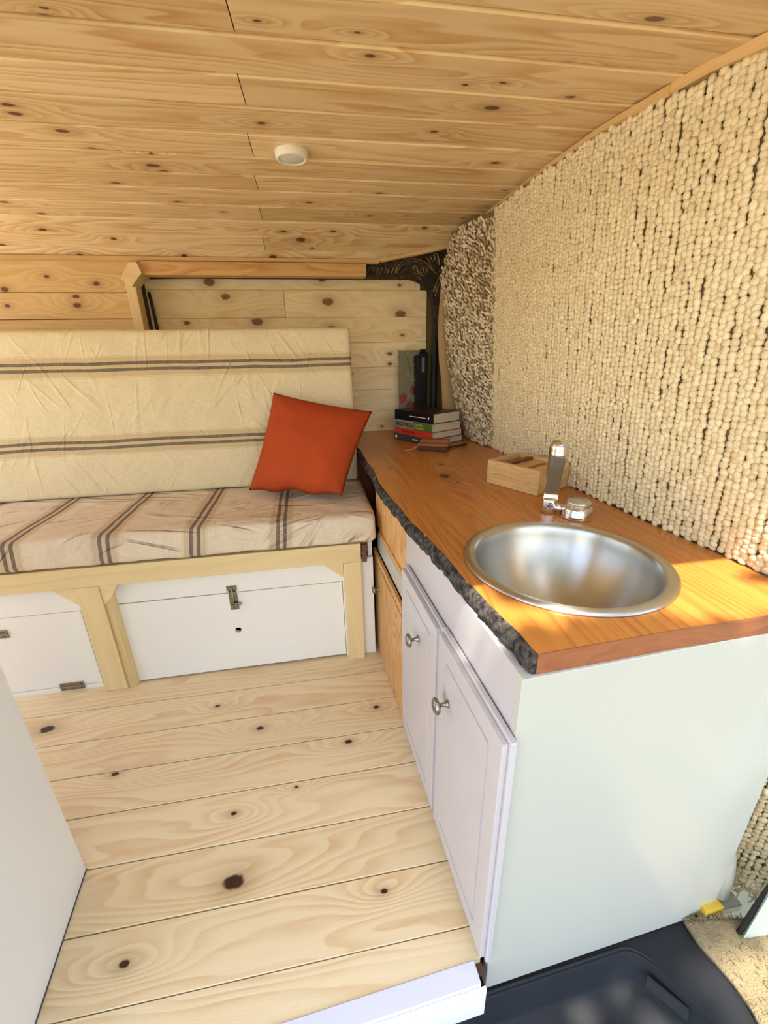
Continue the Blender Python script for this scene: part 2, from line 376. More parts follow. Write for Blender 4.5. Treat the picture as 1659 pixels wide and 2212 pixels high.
# explicit knots (u along the board, v across, radius) measured on the boards
CK = [(-0.329, 0.88, 0.0049), (-0.339, 0.902, 0.0061), (-0.398, 1.013, 0.0046), (-0.035, 0.859, 0.0051), (0.115, 0.866, 0.0043), (0.144, 0.931, 0.007), (0.534, 0.748, 0.0111), (0.571, 1.029, 0.0085), (0.431, 1.098, 0.0134), (0.34, 1.011, 0.0053), (0.407, 0.99, 0.0053), (0.489, 0.904, 0.0049), (-0.57, 1.23, 0.01), (-0.579, 1.271, 0.0105), (-0.549, 1.29, 0.0046), (-0.522, 1.343, 0.0113), (-0.5, 1.439, 0.0071), (-0.062, 1.245, 0.0079), (-0.048, 1.2, 0.0061), (-0.367, 1.572, 0.009), (-0.384, 1.534, 0.0145), (-0.362, 1.45, 0.0045), (-0.538, 1.686, 0.0106), (-0.955, 1.869, 0.0092), (-0.894, 1.966, 0.0099), (-0.774, 2.0, 0.0064), (-0.95, 2.067, 0.0105), (-0.396, 1.825, 0.0083), (0.048, 1.793, 0.0085), (-0.284, 2.017, 0.0081), (-0.262, 1.902, 0.0063), (-0.548, 2.045, 0.0067), (-0.723, 2.11, 0.0083), (-0.891, 2.196, 0.0101), (-0.484, 2.191, 0.0089), (0.011, 2.096, 0.0146), (0.057, 2.144, 0.006), (-0.114, 2.192, 0.0122), (0.145, 2.037, 0.0085), (-0.056, 2.044, 0.0084), (-1.153, 2.161, 0.0137), (0.279, 1.897, 0.008), (0.282, 1.69, 0.0093), (0.589, 1.208, 0.0059), (0.342, 1.235, 0.0067), (0.328, 1.178, 0.0055), (0.57, 1.404, 0.0099), (0.555, 1.703, 0.0073), (0.52, 2.001, 0.0086), (0.648, 1.893, 0.0055), (0.694, 1.614, 0.0058)]
FK = [(-0.263, 0.673, 0.0184), (0.143, 1.126, 0.008), (0.035, 1.004, 0.0088), (-0.247, 1.109, 0.0091), (-0.404, 1.234, 0.0065), (-0.945, 1.236, 0.017), (-0.288, 0.837, 0.0062), (-0.46, 0.564, 0.0084), (0.079, 0.593, 0.0063), (-0.124, 0.882, 0.0039), (-0.653, 1.02, 0.008)]
LK = [(-1.213, 1.422, 0.0115), (-0.859, 1.444, 0.0098), (-0.95, 1.395, 0.0098), (-0.954, 1.361, 0.0119), (-1.221, 1.36, 0.0078), (-1.043, 1.47, 0.0077)]
RK = [(-0.418, 1.465, 0.0192), (-0.355, 1.405, 0.0151), (-0.545, 1.294, 0.0109), (-0.224, 1.297, 0.02), (0.119, 1.383, 0.0203), (0.131, 1.263, 0.0161), (0.096, 1.48, 0.0133), (0.479, 1.326, 0.021), (0.475, 1.456, 0.0068), (0.488, 1.229, 0.0071), (0.422, 1.141, 0.0096), (0.421, 1.091, 0.0097)]

XL = -2.0                                    # rear end of the van, unseen and left open to let light in
PY = [.30, .74, .83, .93, 1.14, 1.37, 1.75, 2.0, 2.10, 2.165, 2.215, 2.3]
PZ = [1.50, 1.592, 1.61, 1.62, 1.641, 1.648, 1.651, 1.632, 1.598, 1.570, 1.535, 1.47]
def arch(y): return float(np.interp(y, PY, PZ))

# ------------------------------------------------------------------ structure: floor
fl = empty('floor', (0, 0, 0), kind='structure')
fb = [1.47, 1.30, 1.162, 1.03, .899, .762, .628, .499, .437]
rows = [2.02, 1.89, 1.76, 1.60] + fb[:-1]
for i in range(len(rows) - 1):
    y1, y0 = rows[i], rows[i + 1]
    o = mk('plank', bm_box((XL, y0 + .0012, -.018), (.252, y1 - .0012, 0), .0014), 'floor', fl)
    knots(o, FK, -1.3, .3, y0, y1, 0)
ye = lambda x: .448 + .0537 * (x - .264)
o = mk('plank', bm_prism([(XL, ye(XL), -.018), (.252, ye(.252), -.018), (.252, .4978, -.018), (XL, .4978, -.018)], (0, 0, .018)), 'floor', fl); knots(o, [], -1.3, .3, .43, .5, 0)
box('subfloor', (XL, .437, -.045), (.256, 2.36, -.0185), 'subfloor', fl)
# ------------------------------------------------------------------ ceiling
ce = empty('ceiling', (0, 0, 1.65), kind='structure')
cb = [.366, .501, .636, .771, .906, 1.041, 1.176, 1.311, 1.446, 1.581, 1.708, 1.845, 1.984, 2.083, 2.165, 2.213]
def xr(y): return .80 if y < 2.06 else float(np.interp(y, [2.06, 2.13, 2.213], [.80, .70, .36]))
def ceil_piece(x0a, x0b, x1a, x1b, y0, y1):
    g_ = .0004; ya, yb = y0 + g_, y1 - g_; th = .012; za, zb = arch(ya), arch(yb); L_ = Vector((0, 0, -1.65))
    lip = .0022                                # near edge of each board sits a little proud
    bm = bmesh.new()
    def V_(x, y, z): return bm.verts.new(Vector((x, y, z)) + L_)
    e = .005
    prof = [(ya, za + th), (ya, za + .002 - lip), (ya + e * .5, za - lip), (yb - e, zb), (yb, zb + .003), (yb, zb + th)]
    A = [V_(x0a + (x0b - x0a) * (q[0] - ya) / (yb - ya), *q) for q in prof]; B = [V_(x1a + (x1b - x1a) * (q[0] - ya) / (yb - ya), *q) for q in prof]
    bm.faces.new(A[::-1]); bm.faces.new(B)
    for i in range(len(A)): bm.faces.new((A[i], A[(i + 1) % len(A)], B[(i + 1) % len(A)], B[i]))
    return mk('ceiling_plank', bm, 'ceil', ce, uvf=lambda c: (c.x, c.y))
for i in range(len(cb) - 1):
    y0, y1 = cb[i], cb[i + 1]
    jx = -.065 - .085 * (i - 2) / 12
    if i % 2 == 1:
        o = ceil_piece(XL, XL, jx - .001, jx - .001, y0, y1); knots(o, CK, XL, jx, y0, y1, 0 if y1 > .8 else 2)
        o = ceil_piece(jx + .001, jx + .001, xr(y0), xr(y1), y0, y1); knots(o, CK, jx, .8, y0, y1, 0)
    else:
        o = ceil_piece(XL, XL, xr(y0), xr(y1), y0, y1); knots(o, CK, XL, .8, y0, y1, 0 if y1 > .8 else 2)
rf = bmesh.new()                               # roof skin above the boards
yy = [.33, .5, .74, 1.14, 1.6, 2.0, 2.2, 2.42]
for a_ in range(len(yy) - 1):
    za, zb = (arch(q) + .02 if q < 2.2 else 1.66 - (q - 2.2) * .5 for q in (yy[a_], yy[a_ + 1]))
    q = [rf.verts.new((x, y, z + dz - 1.65)) for dz in (0, .02) for (x, y, z) in ((XL, yy[a_], za), (1.1, yy[a_], za), (1.1, yy[a_ + 1], zb), (XL, yy[a_ + 1], zb))]
    for f in ((0, 1, 2, 3), (7, 6, 5, 4), (0, 4, 5, 1), (1, 5, 6, 2), (2, 6, 7, 3), (3, 7, 4, 0)): rf.faces.new([q[k] for k in f])
mk('roof_skin', rf, 'bodywhite', ce)
# ------------------------------------------------------------------ back wall
wb = empty('wall_back', (0, 2.3, 0), kind='structure')
zl = [1.53, 1.41, 1.307, 1.19, 1.07, .95, .83]
for i in range(len(zl) - 1):
    o = mk('plank', bm_box((XL, 2.2 - 2.3, zl[i + 1] + .0012), (-.70, 2.215 - 2.3, zl[i] - .0012), .0016), 'panel', wb)
    knots(o, LK, XL, -.7, zl[i + 1], zl[i], 0)
zr = [1.50, 1.434, 1.314, 1.196, 1.078, .964, .852, .735]
for i in range(len(zr) - 1):
    xs = [-.70, .615]
    if i == 1: xs = [-.70, -.088, .615]
    if i == 4: xs = [-.70, .2, .615]
    for k in range(len(xs) - 1):
        xe = xs[k + 1] - (0.035 if i == 0 and k == 0 else 0)
        o = mk('panel_board', bm_box((xs[k] + .0008, 0, zr[i + 1] + .0004), (xe - .0008, .014, zr[i] - .0004), .0009), 'panel_pale', wb)
        knots(o, RK, xs[k], xs[k + 1], zr[i + 1], zr[i], 1 if zr[i] < 1.1 else 0)
box('body_panel', (XL, .03, -.05), (1.06, .06, 1.62), 'olive', wb)
box('header_board', (XL, -.085, 1.505), (.294, -.075, 1.60), 'panel', wb)
# right bulkhead behind the hanging rug
wrb = bm_box((.855, .60, -.2), (.90, 2.40, 1.63)); bm_box((.85, .37, .72), (.90, .599, 1.56), 0, 1, wrb)
wr_ = mk('wall_right', wrb, 'bodywhite'); tag(wr_, kind='structure')
# near side of the van body: beside the doorway
wfb = bm_box((XL, .33, -.25), (-.66, .36, 1.56)); bm_box((1.06, .30, -.25), (2.2, .40, 1.58), 0, 1, wfb)
wf = mk('wall_front', wfb, 'bodywhite'); tag(wf, kind='structure')
wlb = bm_box((XL - .03, .33, -.25), (XL, 2.42, .10))       # rear end: threshold, posts and header round an unseen opening added to light the interior
for lo_, hi_ in (((XL - .03, .33, .10), (XL, .40, 1.66)), ((XL - .03, 2.2, .10), (XL, 2.42, 1.66)), ((XL - .03, .40, 1.55), (XL, 2.2, 1.66))): bm_box(lo_, hi_, 0, 1, wlb)
tag(mk('wall_left', wlb, 'bodywhite'), kind='structure')
gr = mk('ground', bm_box((-14, -14, -.60), (14, 14, -.55)), 'gravel'); tag(gr, kind='structure')

dv = mk('bounce_slab', bm_box((-14, -9, -.549), (-2.05, 9, -.53)), 'bounce'); tag(dv, kind='structure')  # unseen pale slab added to bounce sunlight onto the ceiling
# ------------------------------------------------------------------ unseen tree outside, crown shaped to shade the doorway
tr = empty('tree', (-3.2, -3.4, -.55), label='unseen leafy tree outside the doorway, crown shaped to shade the van', cat='tree')
mk('trunk', bm_tube([(0, 0, 0), (.05, .1, 1.2), (.3, .4, 2.4), (1.0, 1.0, 3.4), (2.0, 1.9, 4.1)], [.2, .16, .14, .1, .05], 10), 'bark', tr, True)
nl = 17000; V_ = []; F_ = []
SD = Vector((.17, .36, -.92))
while len(F_) < nl:
    q = Vector((random.uniform(-2.2, 3.2), random.uniform(-4.6, .1), random.uniform(2.3, 3.6)))
    tgt = len(F_) % 4
    if tgt == 0: q = Vector((random.uniform(-1.0, .34), random.uniform(.2, 1.15), 0)) - SD * (random.uniform(2.75, 3.6) / .92)  # extra leaves added to keep sun off the floor
    if tgt == 1: q = Vector((random.uniform(.1, .85), random.uniform(.13, .44), .75)) - SD * (random.uniform(1.6, 2.8) / .92)  # extra leaves added to keep sun off the end panel
    hit = q + SD * ((q.z - .75) / .92)      # where the leaf's shadow falls at worktop height
    if hit.x > .20 and hit.y > (.40 if hit.x > .52 else .45) and hit.y < .90 and mnoise.noise(Vector((hit.x * 8, hit.y * 8, 2))) > (-.6 if hit.x > .5 else -.2): continue
    if hit.x > .56 and -.15 < hit.y < .13: continue
    a_ = Vector((random.gauss(0, 1), random.gauss(0, 1), random.gauss(0, .5))).normalized(); c_ = a_.cross(Vector((random.gauss(0, .6), random.gauss(0, .6), 1))).normalized()
    s_ = random.uniform(.05, .10); i0 = len(V_); q = q - tr.location
    V_ += [q - a_ * s_, q + c_ * s_ * .5, q + a_ * s_, q - c_ * s_ * .5]; F_.append((i0, i0 + 1, i0 + 2, i0 + 3))
me = bpy.data.meshes.new('foliage'); me.from_pydata([tuple(v) for v in V_], [], F_); me.materials.append(M['leaf'])
fo = bpy.data.objects.new('foliage', me); COL.objects.link(fo); fo.parent = tr; fo['kind'] = 'stuff'
# ------------------------------------------------------------------ timber trims (ceiling edges)
def trim(name, path, w, h, mat='trim', label=None):
    b = bmesh.new(); path = [Vector(q) for q in path]; n = len(path); R_ = []
    for i, q in enumerate(path):
        t = (path[min(i + 1, n - 1)] - path[max(i - 1, 0)]).normalized(); up = Vector((0, 0, 1)); s = t.cross(up).normalized(); up = s.cross(t)
        R_.append([b.verts.new(q + s * a_ * w + up * c_ * h) for a_, c_ in ((-.5, .5), (-.5, -.25), (-.25, -.5), (.25, -.5), (.5, -.25), (.5, .5))])
    for i in range(n - 1):
        for k in range(6): b.faces.new((R_[i][k], R_[i][(k + 1) % 6], R_[i + 1][(k + 1) % 6], R_[i + 1][k]))
    b.faces.new(R_[0][::-1]); b.faces.new(R_[-1])
    o = mk(name, b, mat, uvf=lambda c: (c.x + c.y, c.z)); tag(o, kind='structure')
    return o
tk = 0
for (ya, yb, dz, dx) in ((.40, .939, 0, .0), (.936, 1.39, .003, -.004), (1.388, 1.77, .0, .001), (1.768, 2.10, -.002, -.003)):
    tk += 1
    trim('trim_%d' % tk, [(.735 + dx, y, arch(y) - .009 - dz) for y in np.linspace(ya, yb, 7)], .022, .016)
trim('trim_5', [(XL, 2.197, 1.536), (.355, 2.197, 1.536)], .026, .018)
trim('trim_6', [(.345, 2.196, 1.540), (.50, 2.17, 1.561), (.70, 2.105, 1.592)], .022, .015)
# ledge round the recess: top, mitred corner block, upright
led = empty('trim_7', (-.69, 2.19, 1.46), kind='structure')
box('ledge_board', (.025, -.018, .014), (.985, .05, .066), 'ledge', led, .002)
bmc = bm_prism([(-.052, -.045, -.005), (-.012, -.045, -.005 - .028), (.035, -.045, .018), (.022, -.045, .058), (-.008, -.045, .055)], (0, .09, 0))
mk('corner_block', bmc, 'frame', led)
box('upright_board', (-.046, -.02, -.62), (-.006, .05, -.012), 'frame', led, .002, ga=2)
# rubber seal round the opening
sp = [(-.66, 2.262, 1.487)] + [(x, 2.262, 1.490) for x in np.linspace(-.5, .50, 14)] + [(.50 + .147 * math.sin(a_), 2.262, 1.345 + .145 * math.cos(a_)) for a_ in np.linspace(.12, math.pi / 2, 12)] + [(.650, 2.262, z) for z in np.linspace(1.28, .74, 6)]
tag(mk('door_seal', bm_tube(sp, .0165, 10), 'rubber', smooth=True), 'black rubber door seal curving round the pine-boarded recess', 'rubber seal')
sl = [(-.676, 2.262, 1.42), (-.673, 2.262, 1.38), (-.670, 2.262, 1.30), (-.668, 2.262, 1.0)]
tag(mk('door_seal', bm_tube(sl, .007, 8), 'rubber', smooth=True), 'short dark rubber seal beside the pine upright of the recess', 'rubber seal')
# dark brocade cloth in the top corner
bf = empty('patterned_cloth', (.5, 2.245, 1.5), label='dark cloth with pale scroll ornament in the upper corner above the seal', cat='cloth')
cp = [(.28, 1.475), (.52, 1.475), (.60, 1.44), (.635, 1.38), (.64, 1.20), (.70, 1.20), (.74, 1.40), (.74, 1.62), (.28, 1.60)]
mk('cloth_panel', bm_prism([(x - .5, 0, z - 1.5) for x, z in cp], (0, .006, 0)), 'brocade', bf)
def scroll(pts, r=.0028):
    P = [Vector((x - .5, -.002, z - 1.5)) for x, z in pts]; Q = []
    for i in range(len(P) - 1):
        p0, p1, p2, p3 = P[max(i - 1, 0)], P[i], P[i + 1], P[min(i + 2, len(P) - 1)]
        for t in np.linspace(0, 1, 6, endpoint=False):
            Q.append(.5 * ((2 * p1) + (-p0 + p2) * t + (2 * p0 - 5 * p1 + 4 * p2 - p3) * t * t + (-p0 + 3 * p1 - 3 * p2 + p3) * t ** 3))
    Q.append(P[-1]); mk('scroll', bm_tube(Q, r, 5, flat=.4), 'scroll', bf, True)
scroll([(.445, 1.50), (.462, 1.535), (.50, 1.556), (.545, 1.560), (.59, 1.545), (.62, 1.518), (.635, 1.508)], .0042)
scroll([(.452, 1.50), (.47, 1.528), (.505, 1.546), (.545, 1.549), (.58, 1.536)], .0025)
scroll([(.425, 1.50), (.437, 1.525), (.452, 1.545)], .003); scroll([(.405, 1.498), (.414, 1.52), (.428, 1.54)], .0025)
scroll([(.53, 1.515), (.537, 1.532), (.548, 1.522), (.553, 1.508), (.566, 1.513), (.575, 1.525), (.582, 1.512), (.572, 1.500)], .0032)
scroll([(.535, 1.502), (.548, 1.496), (.56, 1.503), (.574, 1.49), (.59, 1.499), (.598, 1.512), (.592, 1.522)], .003)
scroll([(.55, 1.49), (.56, 1.478), (.572, 1.472)], .0025)
scroll([(.615, 1.57), (.625, 1.552), (.637, 1.56), (.632, 1.578), (.645, 1.583), (.655, 1.56), (.66, 1.535)], .0042)
scroll([(.60, 1.565), (.615, 1.535), (.64, 1.50), (.66, 1.51)], .003)
scroll([(.632, 1.42), (.645, 1.45), (.66, 1.48), (.668, 1.50)], .004); scroll([(.640, 1.40), (.655, 1.44), (.672, 1.47)], .003)
for q in range(5): scroll([(.31 + q * .02, 1.50), (.32 + q * .02, 1.515), (.316 + q * .02, 1.525)], .0025)

# ------------------------------------------------------------------ hanging jute rug
def Xb(y): return float(np.interp(y, [.3, .56, .66, .84, 1.14, 1.70, 1.8], [.812, .809, .806, .792, .775, .770, .770]))
def rug_pt(y, z): return Vector((Xb(y) - (z - .75) * .062, y, z))
TH = np.array([[math.sin(t) * math.cos(p_), math.sin(t) * math.sin(p_), math.cos(t)] for t in (.55, 1.25, 1.89, 2.6) for p_ in np.arange(7) * 2 * math.pi / 7])
TV = np.vstack([[[0, 0, 1]], TH, [[0, 0, -1]]])
TF = [(0, 1 + k, 1 + (k + 1) % 7, None) for k in range(7)]
for r_ in range(3):
    for k in range(7): TF.append((1 + r_ * 7 + k, 8 + r_ * 7 + k, 8 + r_ * 7 + (k + 1) % 7, 1 + r_ * 7 + (k + 1) % 7))
TF += [(29, 22 + (k + 1) % 7, 22 + k, None) for k in range(7)]
def knot_mesh(name, items, mat, parent, loc):
    """items: (centre, axis across, axis along, axis out, (ra, rl, ro), tone) -> one joined mesh of yarn knots"""
    n = len(items); V_ = np.zeros((n, len(TV), 3)); T_ = np.zeros((n, len(TV)))
    for i, (c, a_, l_, o_, rr, tn) in enumerate(items):
        V_[i] = np.array(c) - np.array(loc) + TV[:, :1] * (np.array(a_) * rr[0]) + TV[:, 2:] * (np.array(l_) * rr[1]) + TV[:, 1:2] * (np.array(o_) * rr[2])
        T_[i] = tn
    faces = []
    for i in range(n):
        b_ = i * len(TV)
        for f in TF: faces.append(tuple(b_ + k for k in f if k is not None))
    me = bpy.data.meshes.new(name); me.from_pydata(V_.reshape(-1, 3).tolist(), [], faces)
    at = me.attributes.new('tone', 'FLOAT', 'POINT'); at.data.foreach_set('value', T_.reshape(-1).astype(np.float32))
    me.polygons.foreach_set('use_smooth', [True] * len(me.polygons)); me.materials.append(M[mat]); me.update()
    o = bpy.data.objects.new(name, me); COL.objects.link(o); o.parent = parent; o.location = Vector(loc) - parent.location
    o['kind'] = 'stuff'; return o
rug = empty('hanging_rug', (.80, 1.1, .752), label='chunky cream jute rug hung over the wall behind the sink counter', cat='rug')
items = []; y = .40; ci = 0
while y < 1.72:
    z = .754 + (.006 if ci % 2 else 0) + random.uniform(0, .004); top = arch(y) - .022
    wob = random.uniform(0, 9)
    while z < top:
        h = random.uniform(.0068, .0098); yj = y + .0022 * math.sin(z * 14 + wob) + random.gauss(0, .0014)
        c = rug_pt(yj, z) + Vector((-.004 + random.gauss(0, .0011), 0, 0))
        tl = random.gauss(0.35 if ci % 2 else -.1, .25)
        tn = min(1, max(0, random.gauss(.68, .16))); 
        if random.random() < .012: tn = 0.0
        al = Vector((-.06, math.sin(tl), math.cos(tl))).normalized(); ou = Vector((-1, 0, -.06)).normalized(); ac = al.cross(ou)
        items.append((c, ac, al, ou, (random.uniform(.0084, .0104), h, random.uniform(.0055, .0075)), tn))
        z += h * random.uniform(1.25, 1.5)
    y += .0150; ci += 1
knot_mesh('weave', items, 'jute', rug, (.77, 1.1, 1.2))
b = bmesh.new(); R_ = []
for y in np.linspace(.385, 1.73, 16):
    R_.append([b.verts.new(rug_pt(y, z) + Vector((.002, 0, 0)) - Vector(rug.location)) for z in (.752, arch(y) - .014)] + [b.verts.new(rug_pt(y, z) + Vector((.009, 0, 0)) - Vector(rug.location)) for z in (arch(y) - .014, .752)])
for i in range(15):
    for k in range(4): b.faces.new((R_[i][k], R_[i][(k + 1) % 4], R_[i + 1][(k + 1) % 4], R_[i + 1][k]))
b.faces.new(R_[0]); b.faces.new(R_[-1][::-1])
mk('backing', b, 'jute_back', rug)
# folded end of the rug in the corner
rug2 = empty('folded_rug', (.74, 1.86, .752), label='shaggy shadowed rug fold hanging in the corner beside the stacked books', cat='rug')
ez = [.75, .77, .891, .965, 1.104, 1.235, 1.361, 1.454, 1.552, 1.64]; ex = [.770, .762, .712, .693, .664, .644, .627, .615, .640, .668]
def fold_pt(s, z):
    p0 = rug_pt(1.715, z) + Vector((-.004, 0, 0)); p1 = Vector((float(np.interp(z, ez, ex)), 2.055, z))
    q = p0.lerp(p1, s); q += Vector((-.03, -.02, 0)) * math.sin(s * math.pi) * .9
    return q
items = []
s = 0.0
while s <= 1.0:
    z = .756 + random.uniform(0, .01)
    while z < arch(2.0) - .02:
        p_ = fold_pt(s, z); tx = (fold_pt(min(s + .05, 1), z) - fold_pt(max(s - .05, 0), z)).normalized(); tz = (fold_pt(s, z + .02) - fold_pt(s, z - .02)).normalized()
        ou = tx.cross(tz).normalized()
        if ou.x > 0: ou = -ou
        tl = random.gauss(.55, .35); al = (tz * math.cos(tl) + tx * math.sin(tl)).normalized(); al = (al + ou * random.gauss(.25, .25)).normalized(); ac = al.cross(ou).normalized(); o2 = ac.cross(al)
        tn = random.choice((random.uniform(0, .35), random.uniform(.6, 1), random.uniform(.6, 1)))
        items.append((p_ + ou * random.gauss(.003, .004), ac, al, o2, (random.uniform(.0042, .0066), random.uniform(.008, .0135), random.uniform(.0045, .0065)), tn))
        z += random.uniform(.0125, .017)
    s += .036
knot_mesh('weave', items, 'jute_dark', rug2, (.70, 1.88, 1.2))
def sheet(name, fn, us, vs_, th, mat, parent, smooth=True):
    b = bmesh.new(); L0 = Vector(parent.location) if parent else Vector()
    g0 = [[b.verts.new(fn(u, v) - L0) for v in vs_] for u in us]; g1 = [[b.verts.new(fn(u, v) - L0 + Vector(th)) for v in vs_] for u in us]
    nu, nv = len(us), len(vs_)
    for i in range(nu - 1):
        for k in range(nv - 1):
            b.faces.new((g0[i][k], g0[i + 1][k], g0[i + 1][k + 1], g0[i][k + 1])); b.faces.new((g1[i][k], g1[i][k + 1], g1[i + 1][k + 1], g1[i + 1][k]))
    for i in range(nu - 1):
        for k in (0, nv - 1): b.faces.new((g0[i][k], g1[i][k], g1[i + 1][k], g0[i + 1][k]))
    for k in range(nv - 1):
        for i in (0, nu - 1): b.faces.new((g0[i][k], g0[i][k + 1], g1[i][k + 1], g1[i][k]))
    return mk(name, b, mat, parent, smooth)
sheet('backing', lambda u, v: fold_pt(u, v) + Vector((.003, .003, 0)), np.linspace(0, 1, 9), np.linspace(.752, arch(2.0) - .01, 14), (.008, .005, 0), 'jute_back', rug2)
ez2 = [.76, .888, 1.009, 1.104, 1.193, 1.28, 1.366, 1.5]; ex2 = [.66, .651, .643, .628, .621, .619, .623, .635]
sheet('lining', lambda u, v: Vector((float(np.interp(v, ez2, ex2)) + u * .13, 2.105 - u * .02, v)), np.linspace(0, 1, 5), np.linspace(.752, 1.5, 14), (.003, .006, 0), 'linen_back', rug2)

# ------------------------------------------------------------------ kitchen run: local frame x = depth to the wall, y = along, from the near front corner
CA = (.264, .436, 0); CR = .0537
kit = empty('kitchen_cabinet', CA, CR, 'white sink cabinet with two panelled doors and plain glossy end panel', 'cabinet')
box('end_panel', (0, 0, -.094), (.575, .018, .714), 'white', kit, .0012)
box('face_frame', (.001, .018, .0), (.018, .612, .714), 'door_white', kit, .001)
box('side_panel', (.018, .596, 0), (.55, .612, .70), 'white', kit)
box('back_panel', (.56, .018, -.09), (.57, .60, .70), 'white', kit)
box('base_panel', (.018, .018, .004), (.55, .596, .018), 'white', kit)
def panel_door(y0, y1, z0, z1, mat, parent, mx=.052, mz=.062):
    """slab with a stepped outer edge and a grooved centre panel, facing -x"""
    b = bm_box((-.012, y0, z0), (-.0005, y1, z1), .002)
    lo = (-.022, y0 + .007, z0 + .007); hi = (-.012, y1 - .007, z1 - .007)
    c = bmesh.new(); bm_box(lo, hi, .0025, 2, c)
    f = min(c.faces, key=lambda f: f.calc_center_median().x - (f.calc_area() * 100))
    fs = [f_ for f_ in c.faces if f_.normal.x < -.99]; f = max(fs, key=lambda q: q.calc_area())
    r = bmesh.ops.inset_region(c, faces=[f], thickness=mx, depth=0)
    r = bmesh.ops.inset_region(c, faces=[f], thickness=.0022, depth=-.005)
    r = bmesh.ops.inset_region(c, faces=[f], thickness=.0045, depth=.0)
    r = bmesh.ops.inset_region(c, faces=[f], thickness=.003, depth=.0045)
    me = bpy.data.meshes.new('t'); c.to_mesh(me); b.from_mesh(me); c.free(); bpy.data.meshes.remove(me)
    return mk('door', b, mat, parent)
def knob(door, y, z, x=-.022, s=1.0, mat='steel_knob'):
    pr = [(0, 0), (.0085, 0), (.0075, .003), (.0045, .006), (.0045, .016), (.007, .019), (.0155, .021), (.0175, .024), (.0168, .028), (.012, .0315), (.005, .033), (0, .0333)]
    b = bm_lathe([(r * s, h * s) for r, h in pr], 24, (-1, 0, 0), Vector((x, y, z)) - Vector(door.location))
    return mk('knob', b, mat, door, True)
d1 = panel_door(.288, .586, .032, .602, 'door_white', kit); knob(d1, .42, .477)
d2 = panel_door(-.010, .284, .030, .606, 'door_white', kit); knob(d2, .213, .469)
# pine cabinet further back
kit2 = empty('pine_cabinet', CA, CR, 'unpainted pine base cabinet between sink cabinet and bench', 'cabinet')
box('upper_panel', (.004, .6125, .536), (.02, 1.045, .714), 'wood_door', kit2, .001, ga=2)
box('trim_strip', (-.002, .6125, .518), (.02, .985, .536), 'wood_door', kit2, .001, ga=1)
box('white_rail', (-.003, .6125, .452), (.02, 1.0, .5175), 'white', kit2, .001)
box('carcass', (.02, .6125, 0), (.50, 1.04, .515), 'wood_door', kit2)
box('rear_shade_panel', (.06, 1.046, 0), (.075, 1.80, .70), 'mahogany', kit2, ga=1)  # dark wood colour stands in for the shadow beside the bench
wd = mk('door', bm_box((-.012, .616, .004), (-.0035, 1.035, .446), .002), 'wood_door', kit2, ga=2)
bd = bm_box((-.0150, .616, .427), (-.012, 1.035, .446), .0012); bm_box((-.0145, .616, .404), (-.012, 1.035, .412), .001, 1, bd)
L0 = Vector(wd.location); bmesh.ops.translate(bd, verts=bd.verts, vec=-L0); mk('moulding', bd, 'wood_door', wd, ga=1)
knob(wd, .945, .312, -.012, .85)

# ------------------------------------------------------------------ countertop
SC = Vector((.478, .695, .75)); SR = .1985
top = empty('countertop', (.5, 1.2, .75), label='orange-brown live-edge wooden worktop with dark bark along the front', cat='worktop')
fe = [(.178, 1.94), (.197, 1.846), (.199, 1.65), (.206, 1.486), (.201, 1.299), (.211, 1.141), (.226, .952), (.244, .846), (.254, .744), (.259, .66), (.268, .60), (.277, .514), (.287, .444)]
def smooth_line(P, n):
    P = np.array(P); t = np.concatenate([[0], np.cumsum(np.linalg.norm(np.diff(P, axis=0), axis=1))]); tt = np.linspace(0, t[-1], n)
    return np.c_[np.interp(tt, t, P[:, 0]), np.interp(tt, t, P[:, 1])]
fl_ = smooth_line(fe, 120)
for i in range(1, 119): fl_[i] += np.array([.0022 * mnoise.noise(Vector((fl_[i][1] * 23, 0, 0))) + .0035 * mnoise.noise(Vector((fl_[i][1] * 9, 5, 0))), 0])
outer = [tuple(q) for q in fl_] + [(.415, .450), (.504, .455), (.635, .458), (.80, .464), (.803, .66), (.785, .84), (.77, 1.14), (.766, 1.70), (.758, 1.985), (.375, 1.985)]
outer[0] = (.178, 1.925)
def holed(outer, hole, z0, z1, name, mat, parent):
    b = bmesh.new(); L0 = Vector(parent.location)
    o1 = [b.verts.new(Vector((x, y, z1)) - L0) for x, y in outer]; h1 = [b.verts.new(Vector((x, y, z1)) - L0) for x, y in hole]
    es = [b.edges.new((o1[i], o1[(i + 1) % len(o1)])) for i in range(len(o1))] + [b.edges.new((h1[i], h1[(i + 1) % len(h1)])) for i in range(len(h1))]
    bmesh.ops.triangle_fill(b, use_beauty=True, edges=es)
    r = bmesh.ops.extrude_face_region(b, geom=b.faces[:])
    vs_ = [v for v in r['geom'] if isinstance(v, bmesh.types.BMVert)]; bmesh.ops.translate(b, verts=vs_, vec=(0, 0, z0 - z1))
    return mk(name, b, mat, parent, ga=1)
hole = [(SC.x + .176 * math.cos(a_), SC.y + .176 * math.sin(a_)) for a_ in np.linspace(0, 2 * math.pi, 48, endpoint=False)]
slab = holed(outer, hole, .715, .75, 'slab', 'slab', top)
slab['k1'] = [1.344 - 1.2, .431 - .5, .018]; slab['k2'] = [1.50 - 1.2, .463 - .5, .008]; slab['k3'] = [1.26 - 1.2, .45 - .5, .004]
mk('back_board', bm_prism([Vector(q) - top.location for q in ((.18, 1.928, .715), (.372, 1.9875, .715), (.758, 1.9875, .715), (.72, 2.29, .715), (.19, 2.29, .715))], (0, 0, .0345)), 'slab', top, ga=0)
